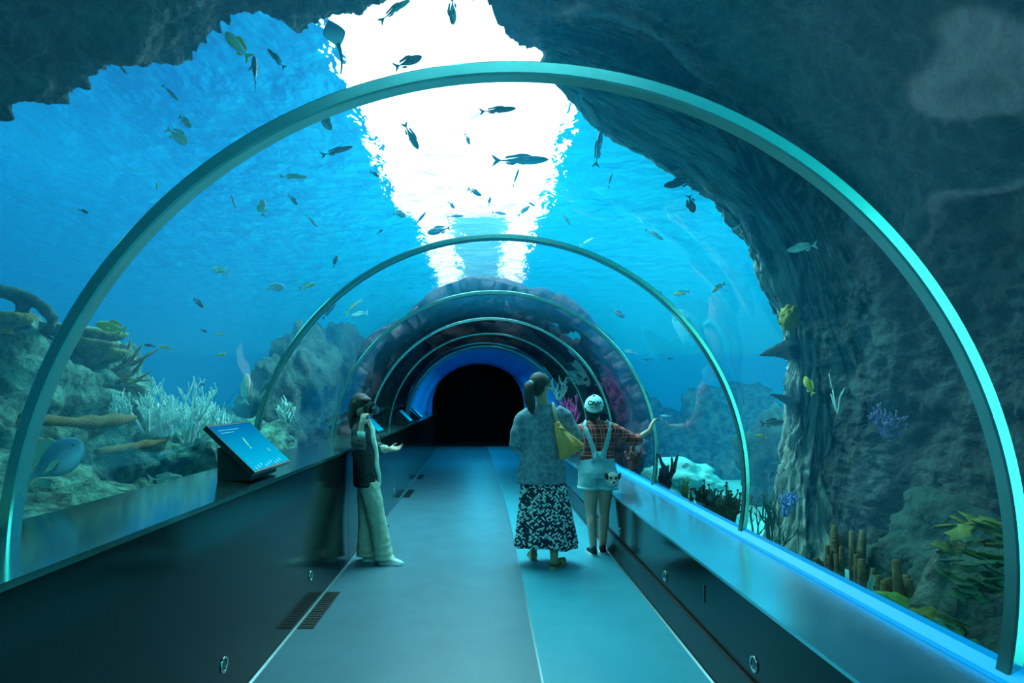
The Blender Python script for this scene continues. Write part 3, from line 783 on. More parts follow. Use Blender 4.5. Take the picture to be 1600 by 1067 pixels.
fish(487, 345, 26, -45, 'teal', 'slim', 2.6, 'very faint thin fish in the blue above the second arch', parts=False)
fish(384, 608, 50, 85, 'pale', 'mid', 2.2, 'pale fish standing upright above the large lit info panel', yaw=0)
fish(366, 318, 24, 100, 'teal', 'slim', 2.5, 'small dark-backed fish left of the upright pale one', parts=False)
fish(130, 330, 18, -20, 'teal', 'mid', 2.6, 'faint small fish in the blue beyond the left side of the nearest arch', parts=False)
fish(245, 292, 16, 60, 'yellow', 'mid', 2.4, 'tiny yellow fish touching the outer edge of the nearest arch', parts=False)
fish(1000, 235, 22, 20, 'pale', 'slim', 2.6, 'tiny pale fish near the rock ceiling', parts=False)
# stingray under the left overhang
ray = MB(); dd = ray_r(524, 45, 2.6); c = P(521, 50, dd); s = .019 * dd
fx = Vector((.35, .1, -.9)).normalized(); wx = Vector((.85, .35, .35)); wx = (wx - fx * wx.dot(fx)).normalized(); nx_ = fx.cross(wx)
rings = []
for i in range(17):
    a = -1 + 2 * i / 16; wv = max(.03, (1 - abs(a - .12) ** 1.5) if abs(a - .12) < 1 else .03) * .95
    rings.append([fx * (s * 1.15 * a) + wx * (s * wv * cos(q)) + nx_ * (s * .13 * sqrt(wv) * sin(q) + s * .10 * abs(cos(q)) * wv) for q in [2 * pi * k / 16 for k in range(16)]])
ray.rings(rings)
o = ray.obj('stingray', FM['blue'][0]); o.location = c
tag(o, 'blue stingray with a long whip tail under the upper left overhang', 'ray')
tl = MB(); pth = [fx * s, fx * s * 1.5 + Vector((0, 0, -.01)), fx * s * 1.8 + Vector((0, 0, -s * .7)), fx * s * 1.6 + Vector((0, 0, -s * 1.9))]
tl.tube([crom(pth, k / 16) for k in range(17)], [.010 * (1 - k / 18) + .002 for k in range(17)], 8)
t_ = tl.obj('tail', FM['teal'][1]); t_.parent = o

# ================================================================= corals and sponges
def branch_coral(name, base, h, lb, mt, seed=1, n=7, depth=3, r0=.018, spread=.7, cat='coral', group=None, knob=0):
    rd = random.Random(seed); b = MB()
    def grow(p, dirv, ln, r, lev):
        pts = [p]; d_ = dirv.copy()
        for k in range(4):
            d_ = (d_ + Vector((rd.uniform(-.22, .22), rd.uniform(-.22, .22), rd.uniform(-.02, .25)))).normalized()
            pts.append(pts[-1] + d_ * ln / 4)
        b.tube(pts, [r * (1 - .12 * k) for k in range(5)], 6)
        if knob: b.ell(pts[-1], (r * knob,) * 3, seg=7, rg=5)
        if lev > 0:
            for q in range(rd.randint(2, 3)):
                k = rd.randint(1, 4); nd = (d_ + Vector((rd.uniform(-1, 1), rd.uniform(-1, 1), rd.uniform(-.1, .7))) * spread).normalized()
                grow(pts[k], nd, ln * rd.uniform(.5, .8), r * .72, lev - 1)
    for i in range(n):
        a = rd.uniform(0, 2 * pi); q = rd.uniform(.1, 1) * spread
        grow(Vector((cos(a) * q * h * .12, sin(a) * q * h * .12, -.03)), Vector((cos(a) * q, sin(a) * q, 1)).normalized(), h * rd.uniform(.35, .55), r0, depth)
    o = b.obj(name, mt); o.location = base; return tag(o, lb, cat, group)
m_white = pmat('coral_white', (.60, .95, .92), .7, col2=(.80, 1.0, .98), scale=30)
m_cbrown = pmat('coral_brown', (.10, .075, .03), .8, col2=(.26, .20, .07), scale=20)
m_cred = pmat('sponge_red', (.14, .03, .03), .8, col2=(.28, .07, .06), scale=20)
m_colive = pmat('coral_olive', (.12, .16, .02), .8, col2=(.28, .30, .05), scale=18)
m_cgreen = pmat('coral_green', (.18, .42, .05), .7, col2=(.30, .58, .10), scale=25, bump=.6, bscale=60)
m_cpurple = pmat('coral_purple', (.10, .09, .30), .7, col2=(.42, .40, .75), scale=22)
m_log = pmat('root_wood', (.13, .09, .02), .8, col2=(.27, .22, .06), scale=10, stretch=(1, 6, 6), bump=.6, bscale=20)
m_plate = pmat('plate_coral', (.07, .08, .025), .8, col2=(.26, .28, .09), scale=9, bump=.7, bscale=25)
m_mag = pmat('coral_magenta', (.45, .02, .18), .7, col2=(.75, .12, .38), scale=20)
m_yel = pmat('sponge_yellow', (.40, .36, .04), .8, col2=(.60, .52, .12), scale=20, bump=.6, bscale=40)

GW = 'white branching corals on the left reef'
for k, (px, py, hpx, d, lb) in enumerate([(192, 662, 55, 4.35, 'white branching coral beside the spiky brown coral, leftmost on the reef'),
    (232, 672, 82, 4.5, 'tallest white branching coral with long forked twigs'), (262, 680, 55, 4.6, 'low white branching coral between the tallest one and the bushy one'),
    (292, 690, 70, 4.9, 'bushy white coral in the middle of the white thicket'), (318, 690, 60, 5.3, 'white branching coral touching the corner of the large info panel'),
    (336, 690, 70, 5.6, 'thin tall white coral sticking up behind the info panel edge')]):
    h = hpx / 1000 * d
    branch_coral('branching_coral', P(px, py, d), h * 1.25, lb, m_white, 20 + k, n=9 if k in (3, 2) else 6, depth=3, r0=.014, spread=.75, group=GW)
branch_coral('branching_coral', P(180, 812, 3.3), .18, 'small white finger coral just above the glossy ledge', m_white, 40, n=5, depth=1, r0=.018, spread=.4)
branch_coral('branching_coral', P(447, 655, 5.9), .26, 'turquoise star-shaped coral seen between the second and third arches', m_white, 41, n=9, depth=2, r0=.012, spread=1.0)
branch_coral('branching_coral', P(345, 715, 4.5), .18, 'small white coral under the info panel', m_white, 42, n=5, depth=2, r0=.012)
# spiky brown coral
rd = random.Random(3); b = MB()
for k in range(46):
    a = rd.uniform(-.9, 1.6); e = rd.uniform(-.3, .3)
    p0 = Vector((rd.uniform(-.16, .05), rd.uniform(-.12, .12), rd.uniform(-.22, .12))); ln = rd.uniform(.14, .36)
    dr = Vector((cos(a), e, sin(a) * .9)); b.tube([p0, p0 + dr * ln * .5, p0 + dr * ln + Vector((0, 0, .02))], [.022, .016, .004], 6)
o = b.obj('spiky_coral', m_cbrown); o.location = P(172, 595, 4.8); tag(o, 'spiky dark brown coral bristling out to the right below the plate corals', 'coral')
# plate corals
def plate(px, py, d, w_, lb, seed, tilt=0.0):
    rings = []; nseg = 40
    top = []; c = Vector((0, 0, 0))
    for i in range(9):
        t = i / 8; r = w_ * (0.04 + .96 * t)
        rings.append([Vector((r * cos(a) * (1 + .13 * fbm((cos(a) * 2, sin(a) * 2, seed), 1.5, 4)), .75 * r * sin(a) * (1 + .13 * fbm((cos(a) * 2, sin(a) * 2, seed), 1.5, 4)), .16 * w_ * t * t + .02 * w_ * fbm((cos(a) * 4 * t, sin(a) * 4 * t, seed), 1, 3))) for a in [2 * pi * k / nseg for k in range(nseg)]])
    low = [[v - Vector((0, 0, .045 + .10 * w_ * (1 - i / 8))) * (1 if i < 8 else .5) for v in rings[i]] for i in range(8, -1, -1)]
    b = MB(); b.rings(rings + low)
    b.tube([Vector((0, 0, -.25 * w_ - .05)), Vector((0, 0, 0))], [w_ * .3, w_ * .16], 14)
    o = b.obj('plate_coral', m_plate); o.location = P(px, py, d); o.rotation_euler = (radians(8), tilt, seed)
    return tag(o, lb, 'coral', 'plate corals stacked on the left reef')
plate(122, 520, 4.6, .30, 'top plate coral with a raised rim, under the yellow-green fish', 1, .05)
plate(135, 538, 4.55, .27, 'second plate coral of the stack, olive edged', 2, -.04)
plate(128, 557, 4.6, .30, 'lowest plate coral of the stack, dark underside', 3, .03)
plate(5, 500, 3.9, .16, 'brown plate coral at the far left below the twisted rock arch', 4, .08)
# fallen logs / roots
def log(pts, rads, lb, group='brown roots lying across the left reef'):
    q = []; r2 = []
    for i in range(31):
        t = i / 30; q.append(crom(pts, t)); r2.append(interp([(k / (len(rads) - 1), r) for k, r in enumerate(rads)], t)[0] * .72 * (1 + .45 * fbm((t * 10, rads[0] * 77, 0), 1, 4)))
    o = MB().tube(q, r2, 14).obj('root', m_log); return tag(o, lb, 'root', group)
log([P(40, 655, 3.1), P(80, 657, 3.3), P(130, 660, 3.6), P(180, 657, 3.9), P(212, 652, 4.2)], [.05, .035, .045, .055, .015], 'upper brown root running level across the left reef')
log([P(40, 660, 3.0), P(45, 680, 3.05), P(70, 697, 3.15), P(95, 700, 3.3)], [.05, .04, .03, .012], 'curved brown root bending down behind the big blue fish')
log([P(150, 706, 3.9), P(190, 701, 4.1), P(225, 695, 4.3), P(260, 688, 4.6)], [.03, .035, .045, .02], 'lower brown root beneath the white corals')
# right side corals
branch_coral('finger_sponge', P(1040, 772, 6.4), .50, 'dark red upright finger sponge rising behind the blue strip near the third arch', m_cred, 51, n=11, depth=1, r0=.030, spread=.22, cat='sponge')
branch_coral('finger_sponge', P(1070, 785, 6.2), .28, 'pale yellow-green whip coral beside the dark red sponge', m_yel, 52, n=8, depth=2, r0=.010, spread=.35, cat='coral')
branch_coral('bush_coral', P(1098, 803, 5.3), .32, 'brown bushy coral with knobby twigs behind the blue strip, left of a pair', m_cbrown, 53, n=13, depth=2, r0=.015, spread=.6, knob=1.3, group='brown bushes behind the blue strip')
branch_coral('bush_coral', P(1140, 815, 5.1), .33, 'brown bushy coral against the second arch, right of a pair', m_cbrown, 54, n=13, depth=2, r0=.015, spread=.6, knob=1.3, group='brown bushes behind the blue strip')
boulder('brain_coral', P(1112, 800, 5.35), (.14, .14, .15), 'rounded olive coral head inside the left brown bush', m_colive, 60, .15, sub=4, cat='coral')
branch_coral('finger_sponge', P(990, 730, 7.4), .35, 'dark red finger sponge right of the denim shorts', m_cred, 55, n=9, depth=1, r0=.03, spread=.5, cat='sponge')
boulder('coral_rock', P(1062, 748, 7.9), (.45, .5, .22), 'bright cyan coral rock beyond the denim shorts', m_sand, 61, .35, sub=4, cat='rock')
branch_coral('twig_coral', P(1205, 870, 5.0), .62, 'bare teal twiggy coral standing on the bright sand beside the second arch', pmat('coral_teal', (.05, .22, .20), .7, col2=(.10, .35, .30), scale=20), 56, n=5, depth=3, r0=.012, spread=.6, knob=0)
branch_coral('branching_coral', P(1225, 800, 5.3), .22, 'blue-violet branching coral clinging low on the pillar', pmat('coral_blue', (.10, .25, .75), .7, col2=(.35, .6, .95), scale=20), 57, n=9, depth=2, r0=.012, spread=.9, knob=1.4)
branch_coral('purple_coral', P(1388, 678, 4.15), .22, 'purple branching coral growing on the dark right-hand rock', m_cpurple, 58, n=14, depth=2, r0=.012, spread=1.1, knob=1.2)
branch_coral('twig_coral', P(1310, 640, 4.9), .36, 'thin white twig leaning on the bark-like pillar', m_white, 59, n=2, depth=1, r0=.010, spread=.3)
boulder('dome_coral', P(1385, 962, 3.5), (.17, .15, .13), 'bright green dome coral just above the blue strip', m_cgreen, 62, .08, sub=4, cat='coral')
boulder('dome_coral', P(1236, 885, 4.6), (.12, .2, .05), 'thin yellow-green coral rim at the base of the pillar', m_cgreen, 63, .08, sub=4, cat='coral')
boulder('dome_coral', P(1450, 985, 3.2), (.14, .14, .10), 'olive coral mound right of the bright green dome', m_colive, 64, .25, sub=4, cat='coral')
boulder('sponge', P(1233, 497, 5.15), (.07, .07, .10), 'yellow sponge on the left edge of the bark-like pillar', m_yel, 65, .35, sub=4, cat='sponge')
# leafy olive coral at the right foot of the nearest arch
def leafy(px, py, d, s, lb, seed, mt):
    rd = random.Random(seed); b = MB()
    for k in range(26):
        a = rd.uniform(0, 2 * pi); t = rd.uniform(-.5, .6); ro = rd.uniform(.15, .6) * s
        c = Vector((cos(a) * ro * 1.3, sin(a) * ro * .6, t * s * .7)); w_ = rd.uniform(.18, .34) * s
        b.ell(c, (w_, w_ * .7, .035 * s), rot=(rd.uniform(-.5, .5), rd.uniform(-.5, .5), a), seg=12, rg=6, fn=lambda v: 1 + .25 * sin(7 * atan2(v.y, v.x)))
    o = b.obj('leafy_coral', mt); o.location = P(px, py, d); return tag(o, lb, 'coral')
leafy(1525, 845, 3.1, .24, 'leafy olive coral next to the right foot of the nearest arch', 5, m_colive)
leafy(1530, 905, 2.9, .20, 'dark green leafy coral below the olive one by the nearest arch foot', 6, pmat('coral_dkgreen', (.03, .10, .05), .8, col2=(.08, .20, .10), scale=12))
leafy(1480, 990, 3.0, .17, 'low green leafy coral in front of the grey cone rock', 7, pmat('coral_dkgreen2', (.04, .16, .08), .8, col2=(.08, .28, .13), scale=12))
# grey cone rock
b = MB(); rings = []
for i in range(30):
    t = i / 29; r = .15 * (1 - t) ** .8 + .012
    rings.append([Vector((r * cos(a) * (1 + .25 * fbm((cos(a), sin(a), t * 3), 2, 4)), r * sin(a), .42 * t)) for a in [2 * pi * k / 24 for k in range(24)]])
b.rings(rings); o = b.obj('cone_rock', pmat('cone_grey', (.12, .14, .11), .9, col2=(.30, .34, .28), scale=8, bump=.8, bscale=18)); o.location = P(1468, 985, 3.35)
tag(o, 'grey cone-shaped rock standing before the right-hand wall', 'rock')
# brown rod sponges behind the blue strip
rd = random.Random(12)
spots = [(1296, 905, 4.35), (1320, 915, 4.3), (1345, 930, 4.1), (1400, 950, 3.9), (1425, 955, 3.8), (1440, 965, 3.75), (1302, 880, 4.6), (1335, 890, 4.5)]
lbs = ['leftmost brown tube sponge by the pillar foot', 'second brown tube sponge from the pillar foot', 'brown tube sponge directly behind the pale leaf-like fish', 'brown tube sponge just right of the bright green dome',
       'yellow-brown tube sponge between the green dome and the grey cone rock', 'brown tube sponge touching the grey cone rock', 'dark tube sponge set back behind the leftmost one', 'dark tube sponge set back behind the pale leaf-like fish']
for k, ((px, py, d), lb) in enumerate(zip(spots, lbs)):
    b = MB()
    for q in range(5):
        x = rd.uniform(-.06, .06); y = rd.uniform(-.05, .05); h = rd.uniform(.20, .40); r = rd.uniform(.016, .028)
        b.tube([Vector((x, y, 0)), Vector((x * 1.3, y, h * .5)), Vector((x * 1.6, y, h))], [r, r * 1.15, r * .8], 9)
    o = b.obj('tube_sponge', m_cbrown if k % 3 else m_log); o.location = P(px, py + 25, d); tag(o, lb, 'sponge', 'brown tube sponges behind the blue strip')
branch_coral('magenta_coral', P(890, 672, 9.7), .55, 'magenta coral seen between the ponytailed woman and the white cap', m_mag, 70, n=14, depth=2, r0=.03, spread=.5)
branch_coral('branching_coral', P(872, 622, 11.0), .5, 'pale coral on the dark vault right of the ponytailed woman', m_white, 71, n=7, depth=2, r0=.025, spread=.7)
# ================================================================= info panels, wall lights, floor vents
m_blk = pmat('black_metal', (.010, .011, .012), .35)
def screen_mat():
    m, nt, out = new_mat('screen_picture')
    em = N(nt, 'ShaderNodeEmission'); em.inputs[1].default_value = 1.0
    tc = N(nt, 'ShaderNodeTexCoord'); sp = N(nt, 'ShaderNodeSeparateXYZ'); nt.links.new(tc.outputs['Generated'], sp.inputs[0])
    rp = N(nt, 'ShaderNodeValToRGB'); cr = rp.color_ramp
    cr.elements[0].color = (.0, .50, .80, 1); cr.elements[1].color = (.0, .16, .42, 1); cr.elements[0].position = .05; cr.elements[1].position = 1
    nt.links.new(sp.outputs['X'], rp.inputs[0]); nt.links.new(rp.outputs[0], em.inputs[0]); nt.links.new(em.outputs[0], out.inputs['Surface']); return m
m_scr = screen_mat()
m_scr_y = pmat('screen_yellow', (0, 0, 0), emit=(.10, .75, .45), estr=.8)
m_scr_w = pmat('screen_text', (0, 0, 0), emit=(.10, .70, .95), estr=.8)
def info_panel(x, y, L, W, lb, detail=True, z0=1.045):
    """lit picture panel on a black wedge, standing on the ledge, low edge towards the walkway"""
    root = empty('info_panel', (x, y, z0), lb, 'info panel', 'lit info panels on the left ledge')
    up = radians(44)
    # local frame: u goes from the low walkway edge up and away from the walkway, v runs along the tunnel
    u = Vector((-cos(up), 0, sin(up))); v = Vector((0, 1, 0)); n = Vector((sin(up), 0, cos(up)))
    M = Matrix((u, v, n)).transposed().to_4x4(); M.translation = Vector((.02, -W / 2, .035))
    MB().box((0, 0, 0), (L, W, .028), M).obj('housing', m_blk, root, smooth=False)
    s = MB().box((.012, .012, .0275), (L - .012, W - .012, .031)); sc = s.obj('screen', m_scr, root, smooth=False); sc.matrix_local = M
    b = MB(); b.prism([(-.02, -W * .35, 0), (-.20, -W * .35, 0), (-.20, -W * .35, .18), (-.02, -W * .35, .02)], (0, W * .7, 0)); b.obj('foot', m_blk, root, smooth=False)
    if detail:
        b = MB(); b.ell((L * .58, W * .42, .032), (.035, .012, .0012), rot=(0, 0, .4), seg=16, rg=4); b.add([(L*.58-.03, W*.42-.012, .0325), (L*.58-.055, W*.42-.005, .0325), (L*.58-.055, W*.42-.032, .0325)], [(0, 1, 2)])
        b.ell((L * .33, W * .75, .032), (.016, .008, .0012), seg=12, rg=4)
        q = b.obj('fish_picture', m_scr_y, root, smooth=False); q.matrix_local = M
        b = MB()
        for k in range(2): b.box((L * .86 - .02 * k, W * .1, .0312), (L * .87 - .02 * k, W * (.55 - .15 * k), .0318))
        for k in range(9):
            c = (L * .06 + .008 * (k % 3), W * (.1 + .085 * k), .0315); b.ell(c, (.012, .010, .0008), seg=8, rg=4)
        q = b.obj('panel_lettering', m_scr_w, root, smooth=False); q.matrix_local = M
    return root
info_panel(-1.262, 3.72, .36, .62, 'large lit blue info panel nearest the viewer, tilted on a black wedge')
info_panel(-1.262, 7.6, .27, .42, 'lit blue info panel directly behind the person holding a camera', False)
info_panel(-1.28, 10.9, .27, .40, 'small lit info panel beyond the fourth arch on the left ledge', False)
info_panel(-1.30, 13.0, .27, .40, 'farthest info panel, a thin frame against the blue vault', False)

m_ring = pmat('light_ring', (.55, .62, .60), .2, 1.0)
m_lens = pmat('light_lens', (.02, .03, .03), .15)
def wall_light(side, y, z, lb):
    x = -1.234 + bend(y) if side < 0 else 1.2395
    b = MB(); nseg = 28; rings = []
    for k in range(nseg):
        a = 2 * pi * k / nseg; ca, sa = cos(a), sin(a)
        rings.append([(0, ca * .040, sa * .040), (-side * .007, ca * .037, sa * .037), (-side * .006, ca * .029, sa * .029), (0, ca * .027, sa * .027)])
    rings.append(rings[0]); b.rings(rings, True, False)
    o = b.obj('wall_light', m_ring); o.location = (x, y, z); tag(o, lb, 'wall light', 'round step lights low on the walls')
    c = MB(); c.ell((0, 0, 0), (.004, .028, .028), seg=16, rg=8); c.obj('lens', m_lens, o)
for y, lb in [(3.03, 'round silver-rimmed step light nearest the viewer on the left wall'), (4.54, 'round step light on the left wall just before the person with the camera'), (8.8, 'round step light on the left wall beyond the person with the camera')]:
    wall_light(-1, y, .235, lb)
for y, lb in [(2.94, 'round silver-rimmed step light nearest the viewer on the right wall'), (4.39, 'second round step light along the right wall'), (5.87, 'round step light on the right wall beside the black shoes')]:
    wall_light(1, y, .275, lb)
b = MB(); b.box((1.236, 3.60, .345), (1.2405, 3.625, .445)); o = b.obj('wall_slot', m_blk, smooth=False); tag(o, 'narrow vertical black slot in the right wall between two step lights', 'slot')
m_vent = pmat('vent_black', (.004, .005, .005), .5)
def vent(y, L, lb):
    x = -1.215 + bend(y); b = MB(); b.box((x, y, .0), (x + .105, y + L, .004)); o = b.obj('floor_vent', m_vent, smooth=False); tag(o, lb, 'floor vent', 'black vents along the left wall')
    b = MB()
    for k in range(int(L / .05)): b.box((x + .008, y + .02 + k * .05, .004), (x + .097, y + .03 + k * .05, .0065))
    b.obj('bar', m_blk, o, smooth=False)
vent(4.15, .78, 'black floor vent nearest the viewer along the left wall')
vent(7.0, .5, 'black floor vent just beyond the person with the camera')
vent(9.6, .8, 'black floor vent farther along the left wall')
vent(11.8, .6, 'farthest black floor vent by the left wall')
# ================================================================= people
m_skin = pmat('skin', (.72, .46, .34), .55, col2=(.78, .50, .38), scale=10)
m_skin2 = pmat('skin_tan', (.55, .33, .22), .55, col2=(.60, .38, .26), scale=10)
m_hair = pmat('hair_dark', (.020, .016, .014), .45, col2=(.05, .04, .035), scale=3, stretch=(30, 30, 2), bump=.4, bscale=6)
m_hairb = pmat('hair_brown', (.03, .02, .016), .5, col2=(.08, .06, .05), scale=3, stretch=(30, 30, 2), bump=.4, bscale=6)
m_card = pmat('cardigan_grey', (.10, .18, .24), .85, col2=(.30, .42, .48), scale=26, det=8, bump=.3, bscale=60)
m_jack = pmat('jacket_black', (.007, .009, .011), .6, col2=(.02, .024, .028), scale=7, bump=.5, bscale=14)
m_pants = pmat('trousers_khaki', (.50, .52, .40), .85, col2=(.62, .64, .50), scale=5, bump=.7, bscale=9)
m_shoew = pmat('shoe_white', (.72, .85, .85), .5)
m_sole = pmat('sole_white', (.75, .85, .85), .6)
m_shoeb = pmat('shoe_black', (.008, .01, .014), .5)
m_denim = pmat('denim_pale', (.25, .62, .70), .8, col2=(.45, .80, .85), scale=9, bump=.4, bscale=30)
m_cap = pmat('cap_pale', (.45, .85, .85), .7, col2=(.60, .92, .90), scale=4)
m_brim = pmat('cap_brim', (.14, .34, .34), .6)
m_bag = pmat('bag_tan', (.92, .33, .09), .5, col2=(1.0, .42, .13), scale=6, bump=.5, bscale=10)
m_shirt = pmat('shirt_pale', (.42, .62, .52), .8, col2=(.55, .72, .60), scale=8, bump=.5, bscale=20)
m_sandal = pmat('sandal_tan', (.50, .42, .26), .6)
m_white_ = pmat('felt_cream', (.72, .72, .62), .9)
m_brown_ = pmat('felt_brown', (.05, .035, .03), .9)

# plaid and leaf print
def plaid():
    m, nt, out = new_mat('plaid_red'); b = N(nt, 'ShaderNodeBsdfPrincipled'); b.inputs['Roughness'].default_value = .85
    tc = N(nt, 'ShaderNodeTexCoord'); sp = N(nt, 'ShaderNodeSeparateXYZ'); nt.links.new(tc.outputs['Object'], sp.inputs[0])
    def M_(op, a, c=0.0, d=None):
        n = N(nt, 'ShaderNodeMath', operation=op)
        for i, x in enumerate((a, c) if d is None else (a, c, d)):
            if isinstance(x, (int, float)): n.inputs[i].default_value = x
            else: nt.links.new(x, n.inputs[i])
        return n.outputs[0]
    def band(ax, per, wd, off):
        f = M_('FRACT', M_('ADD', M_('DIVIDE', ax, per), off)); return M_('LESS_THAN', f, wd)
    xx = M_('ADD', sp.outputs['X'], M_('MULTIPLY', sp.outputs['Y'], .6)); zz = sp.outputs['Z']
    def mix(fac, c1, c2):
        q = N(nt, 'ShaderNodeMix', data_type='RGBA'); nt.links.new(fac, q.inputs[0])
        for i, c in ((6, c1), (7, c2)):
            if isinstance(c, tuple): q.inputs[i].default_value = (*c, 1)
            else: nt.links.new(c, q.inputs[i])
        return q.outputs[2]
    half = lambda a, c: M_('MULTIPLY', M_('ADD', a, c), .5)
    dark = half(band(xx, .085, .33, .1), band(zz, .085, .33, .3))
    c = mix(dark, (1.0, .04, .06), (.22, .05, .05))
    c = mix(M_('MAXIMUM', band(xx, .085, .05, .62), band(zz, .085, .05, .8)), c, (.55, .55, .42))
    c = mix(M_('MULTIPLY', M_('MAXIMUM', band(xx, .085, .07, .27), band(zz, .085, .07, .45)), .7), c, (.35, .55, .35))
    nt.links.new(c, b.inputs['Base Color']); nt.links.new(b.outputs[0], out.inputs['Surface']); return m
m_plaid = plaid()
def leafprint():
    m, nt, out = new_mat('leaf_print'); b = N(nt, 'ShaderNodeBsdfPrincipled'); b.inputs['Roughness'].default_value = .85
    tc = N(nt, 'ShaderNodeTexCoord')
    cols = []
    for k, rz in enumerate((.75, -.75)):
        mp = N(nt, 'ShaderNodeMapping'); mp.inputs['Scale'].default_value = (1, .6, 2.6); mp.inputs['Location'].default_value = (k * 3.3, 0, k)
        m0 = N(nt, 'ShaderNodeMapping'); m0.inputs['Rotation'].default_value = (0, rz, 0); nt.links.new(tc.outputs['Object'], m0.inputs[0]); nt.links.new(m0.outputs[0], mp.inputs[0])
        v = N(nt, 'ShaderNodeTexVoronoi'); v.inputs['Scale'].default_value = 19; v.inputs['Randomness'].default_value = .85; nt.links.new(mp.outputs[0], v.inputs['Vector'])
        l = N(nt, 'ShaderNodeMath', operation='LESS_THAN'); nt.links.new(v.outputs['Distance'], l.inputs[0]); l.inputs[1].default_value = .36; cols.append(l.outputs[0])
    mxn = N(nt, 'ShaderNodeMath', operation='MAXIMUM'); nt.links.new(cols[0], mxn.inputs[0]); nt.links.new(cols[1], mxn.inputs[1])
    q = N(nt, 'ShaderNodeMix', data_type='RGBA'); nt.links.new(mxn.outputs[0], q.inputs[0]); q.inputs[6].default_value = (.012, .03, .06, 1); q.inputs[7].default_value = (.80, .92, .92, 1)
    nt.links.new(q.outputs[2], b.inputs['Base Color']); nt.links.new(b.outputs[0], out.inputs['Surface']); return m
m_leaf = leafprint()

def hand(mb, wrist, dirv, normal, s=1.0, curl=.5, spread=.18, thumb=1):
    """palm, four fingers of unequal length with knuckle bends and a thumb; normal = direction the palm faces"""
    d = Vector(dirv).normalized(); n = Vector(normal); n = (n - d * n.dot(d)).normalized(); a = d.cross(n)
    w0 = Vector(wrist)
    mb.caps(w0 - d * .02, w0 + d * .03, .023 * s, .026 * s)
    for k in (-1.3, -.45, .45, 1.3): mb.caps(w0 + d * .015 * s + a * k * .012 * s, w0 + d * .082 * s + a * k * .0185 * s, .017 * s, .0125 * s, 10)
    for k, ln in zip((-1.5, -.5, .5, 1.5), (.058, .068, .074, .066)):
        if thumb < 0: ln = {.058: .066, .068: .074, .074: .068, .066: .058}[ln]
        p = w0 + d * .085 * s + a * k * .0175 * s; c = 0; dd = (d + a * k * spread * .5).normalized(); r = .0092 * s
        for seg, f in enumerate((.42, .32, .26)):
            c += curl * (.5, .9, .7)[seg]; q = p + (dd * cos(c) + n * sin(c)) * ln * f * s
            mb.caps(p, q, r, r * .93, 8); p = q; r *= .92
    p = w0 + d * .025 * s + a * thumb * .024 * s
    q = p + (d * .7 + a * thumb * .75 + n * .3).normalized() * .040 * s; mb.caps(p, q, .0125 * s, .0105 * s, 8)
    mb.caps(q, q + (d * .9 + a * thumb * .25 + n * .45).normalized() * .032 * s, .0105 * s, .0085 * s, 8)

def head(mb, c, s, face):
    """skull, jaw, nose, ears; face = direction looked at"""
    f = Vector(face).normalized(); up = (Vector((0, 0, 1)) - f * f.z).normalized(); r = f.cross(up)
    M = Matrix((r, f, up)).transposed(); c = Vector(c)
    e = M.to_euler()
    mb.ell(c + up * .018 * s, (.074 * s, .092 * s, .098 * s), rot=e)
    mb.ell(c - up * .045 * s + f * .022 * s, (.054 * s, .062 * s, .066 * s), rot=e)
    mb.ell(c + f * .096 * s - up * .015 * s, (.012 * s, .018 * s, .024 * s), rot=e, seg=10, rg=8)
    mb.ell(c + f * .080 * s - up * .052 * s, (.022 * s, .012 * s, .010 * s), rot=e, seg=10, rg=8)
    for k in (-1, 1): mb.ell(c + r * .074 * s * k - up * .01 * s - f * .004 * s, (.010 * s, .022 * s, .032 * s), rot=e, seg=10, rg=8)
    return f, up, r, e
def eyes(c, s, f, up, r, parent):
    b = MB()
    for k in (-1, 1):
        b = MB(); b.ell(Vector(c) + f * .086 * s + r * k * .031 * s + up * .010 * s, (.011 * s, .008 * s, .007 * s), seg=10, rg=8); b.obj('eye', m_eye, parent)

# ------------------------------------------------------------ woman with ponytail
W = empty('person', (.545, 5.75, 0), 'person seen from behind with a ponytail, grey-blue cardigan and long leaf-patterned skirt', 'person')
b = MB(); hc = (-.045, .0, 1.60)
f, up, r_, e = head(b, hc, 1.0, (.75, .65, -.08))
b.caps((-.035, -.005, 1.54), (-.02, 0, 1.40), .050, .056)
b.tube([(-.02, 0, 1.41), (-.02, 0, 1.34), (-.02, 0, 1.15), (-.03, 0, 1.0), (-.03, 0, .88)], [(.06, .07), (.095, .17), (.10, .15), (.09, .13), (.12, .16)], 24)
# arms
b.chain([(-.19, 0, 1.33), (-.25, 0, 1.09), (-.255, .20, 1.035)], [.050, .040, .028]); hand(b, (-.255, .22, 1.03), (.05, 1, -.15), (1, 0, -.3), 1, .9, thumb=-1)
b.chain([(.165, 0, 1.35), (.255, -.02, 1.15), (.235, .20, 1.19)], [.050, .040, .028]); hand(b, (.235, .22, 1.195), (-.1, 1, .15), (-1, 0, -.3), 1, .9, thumb=1)
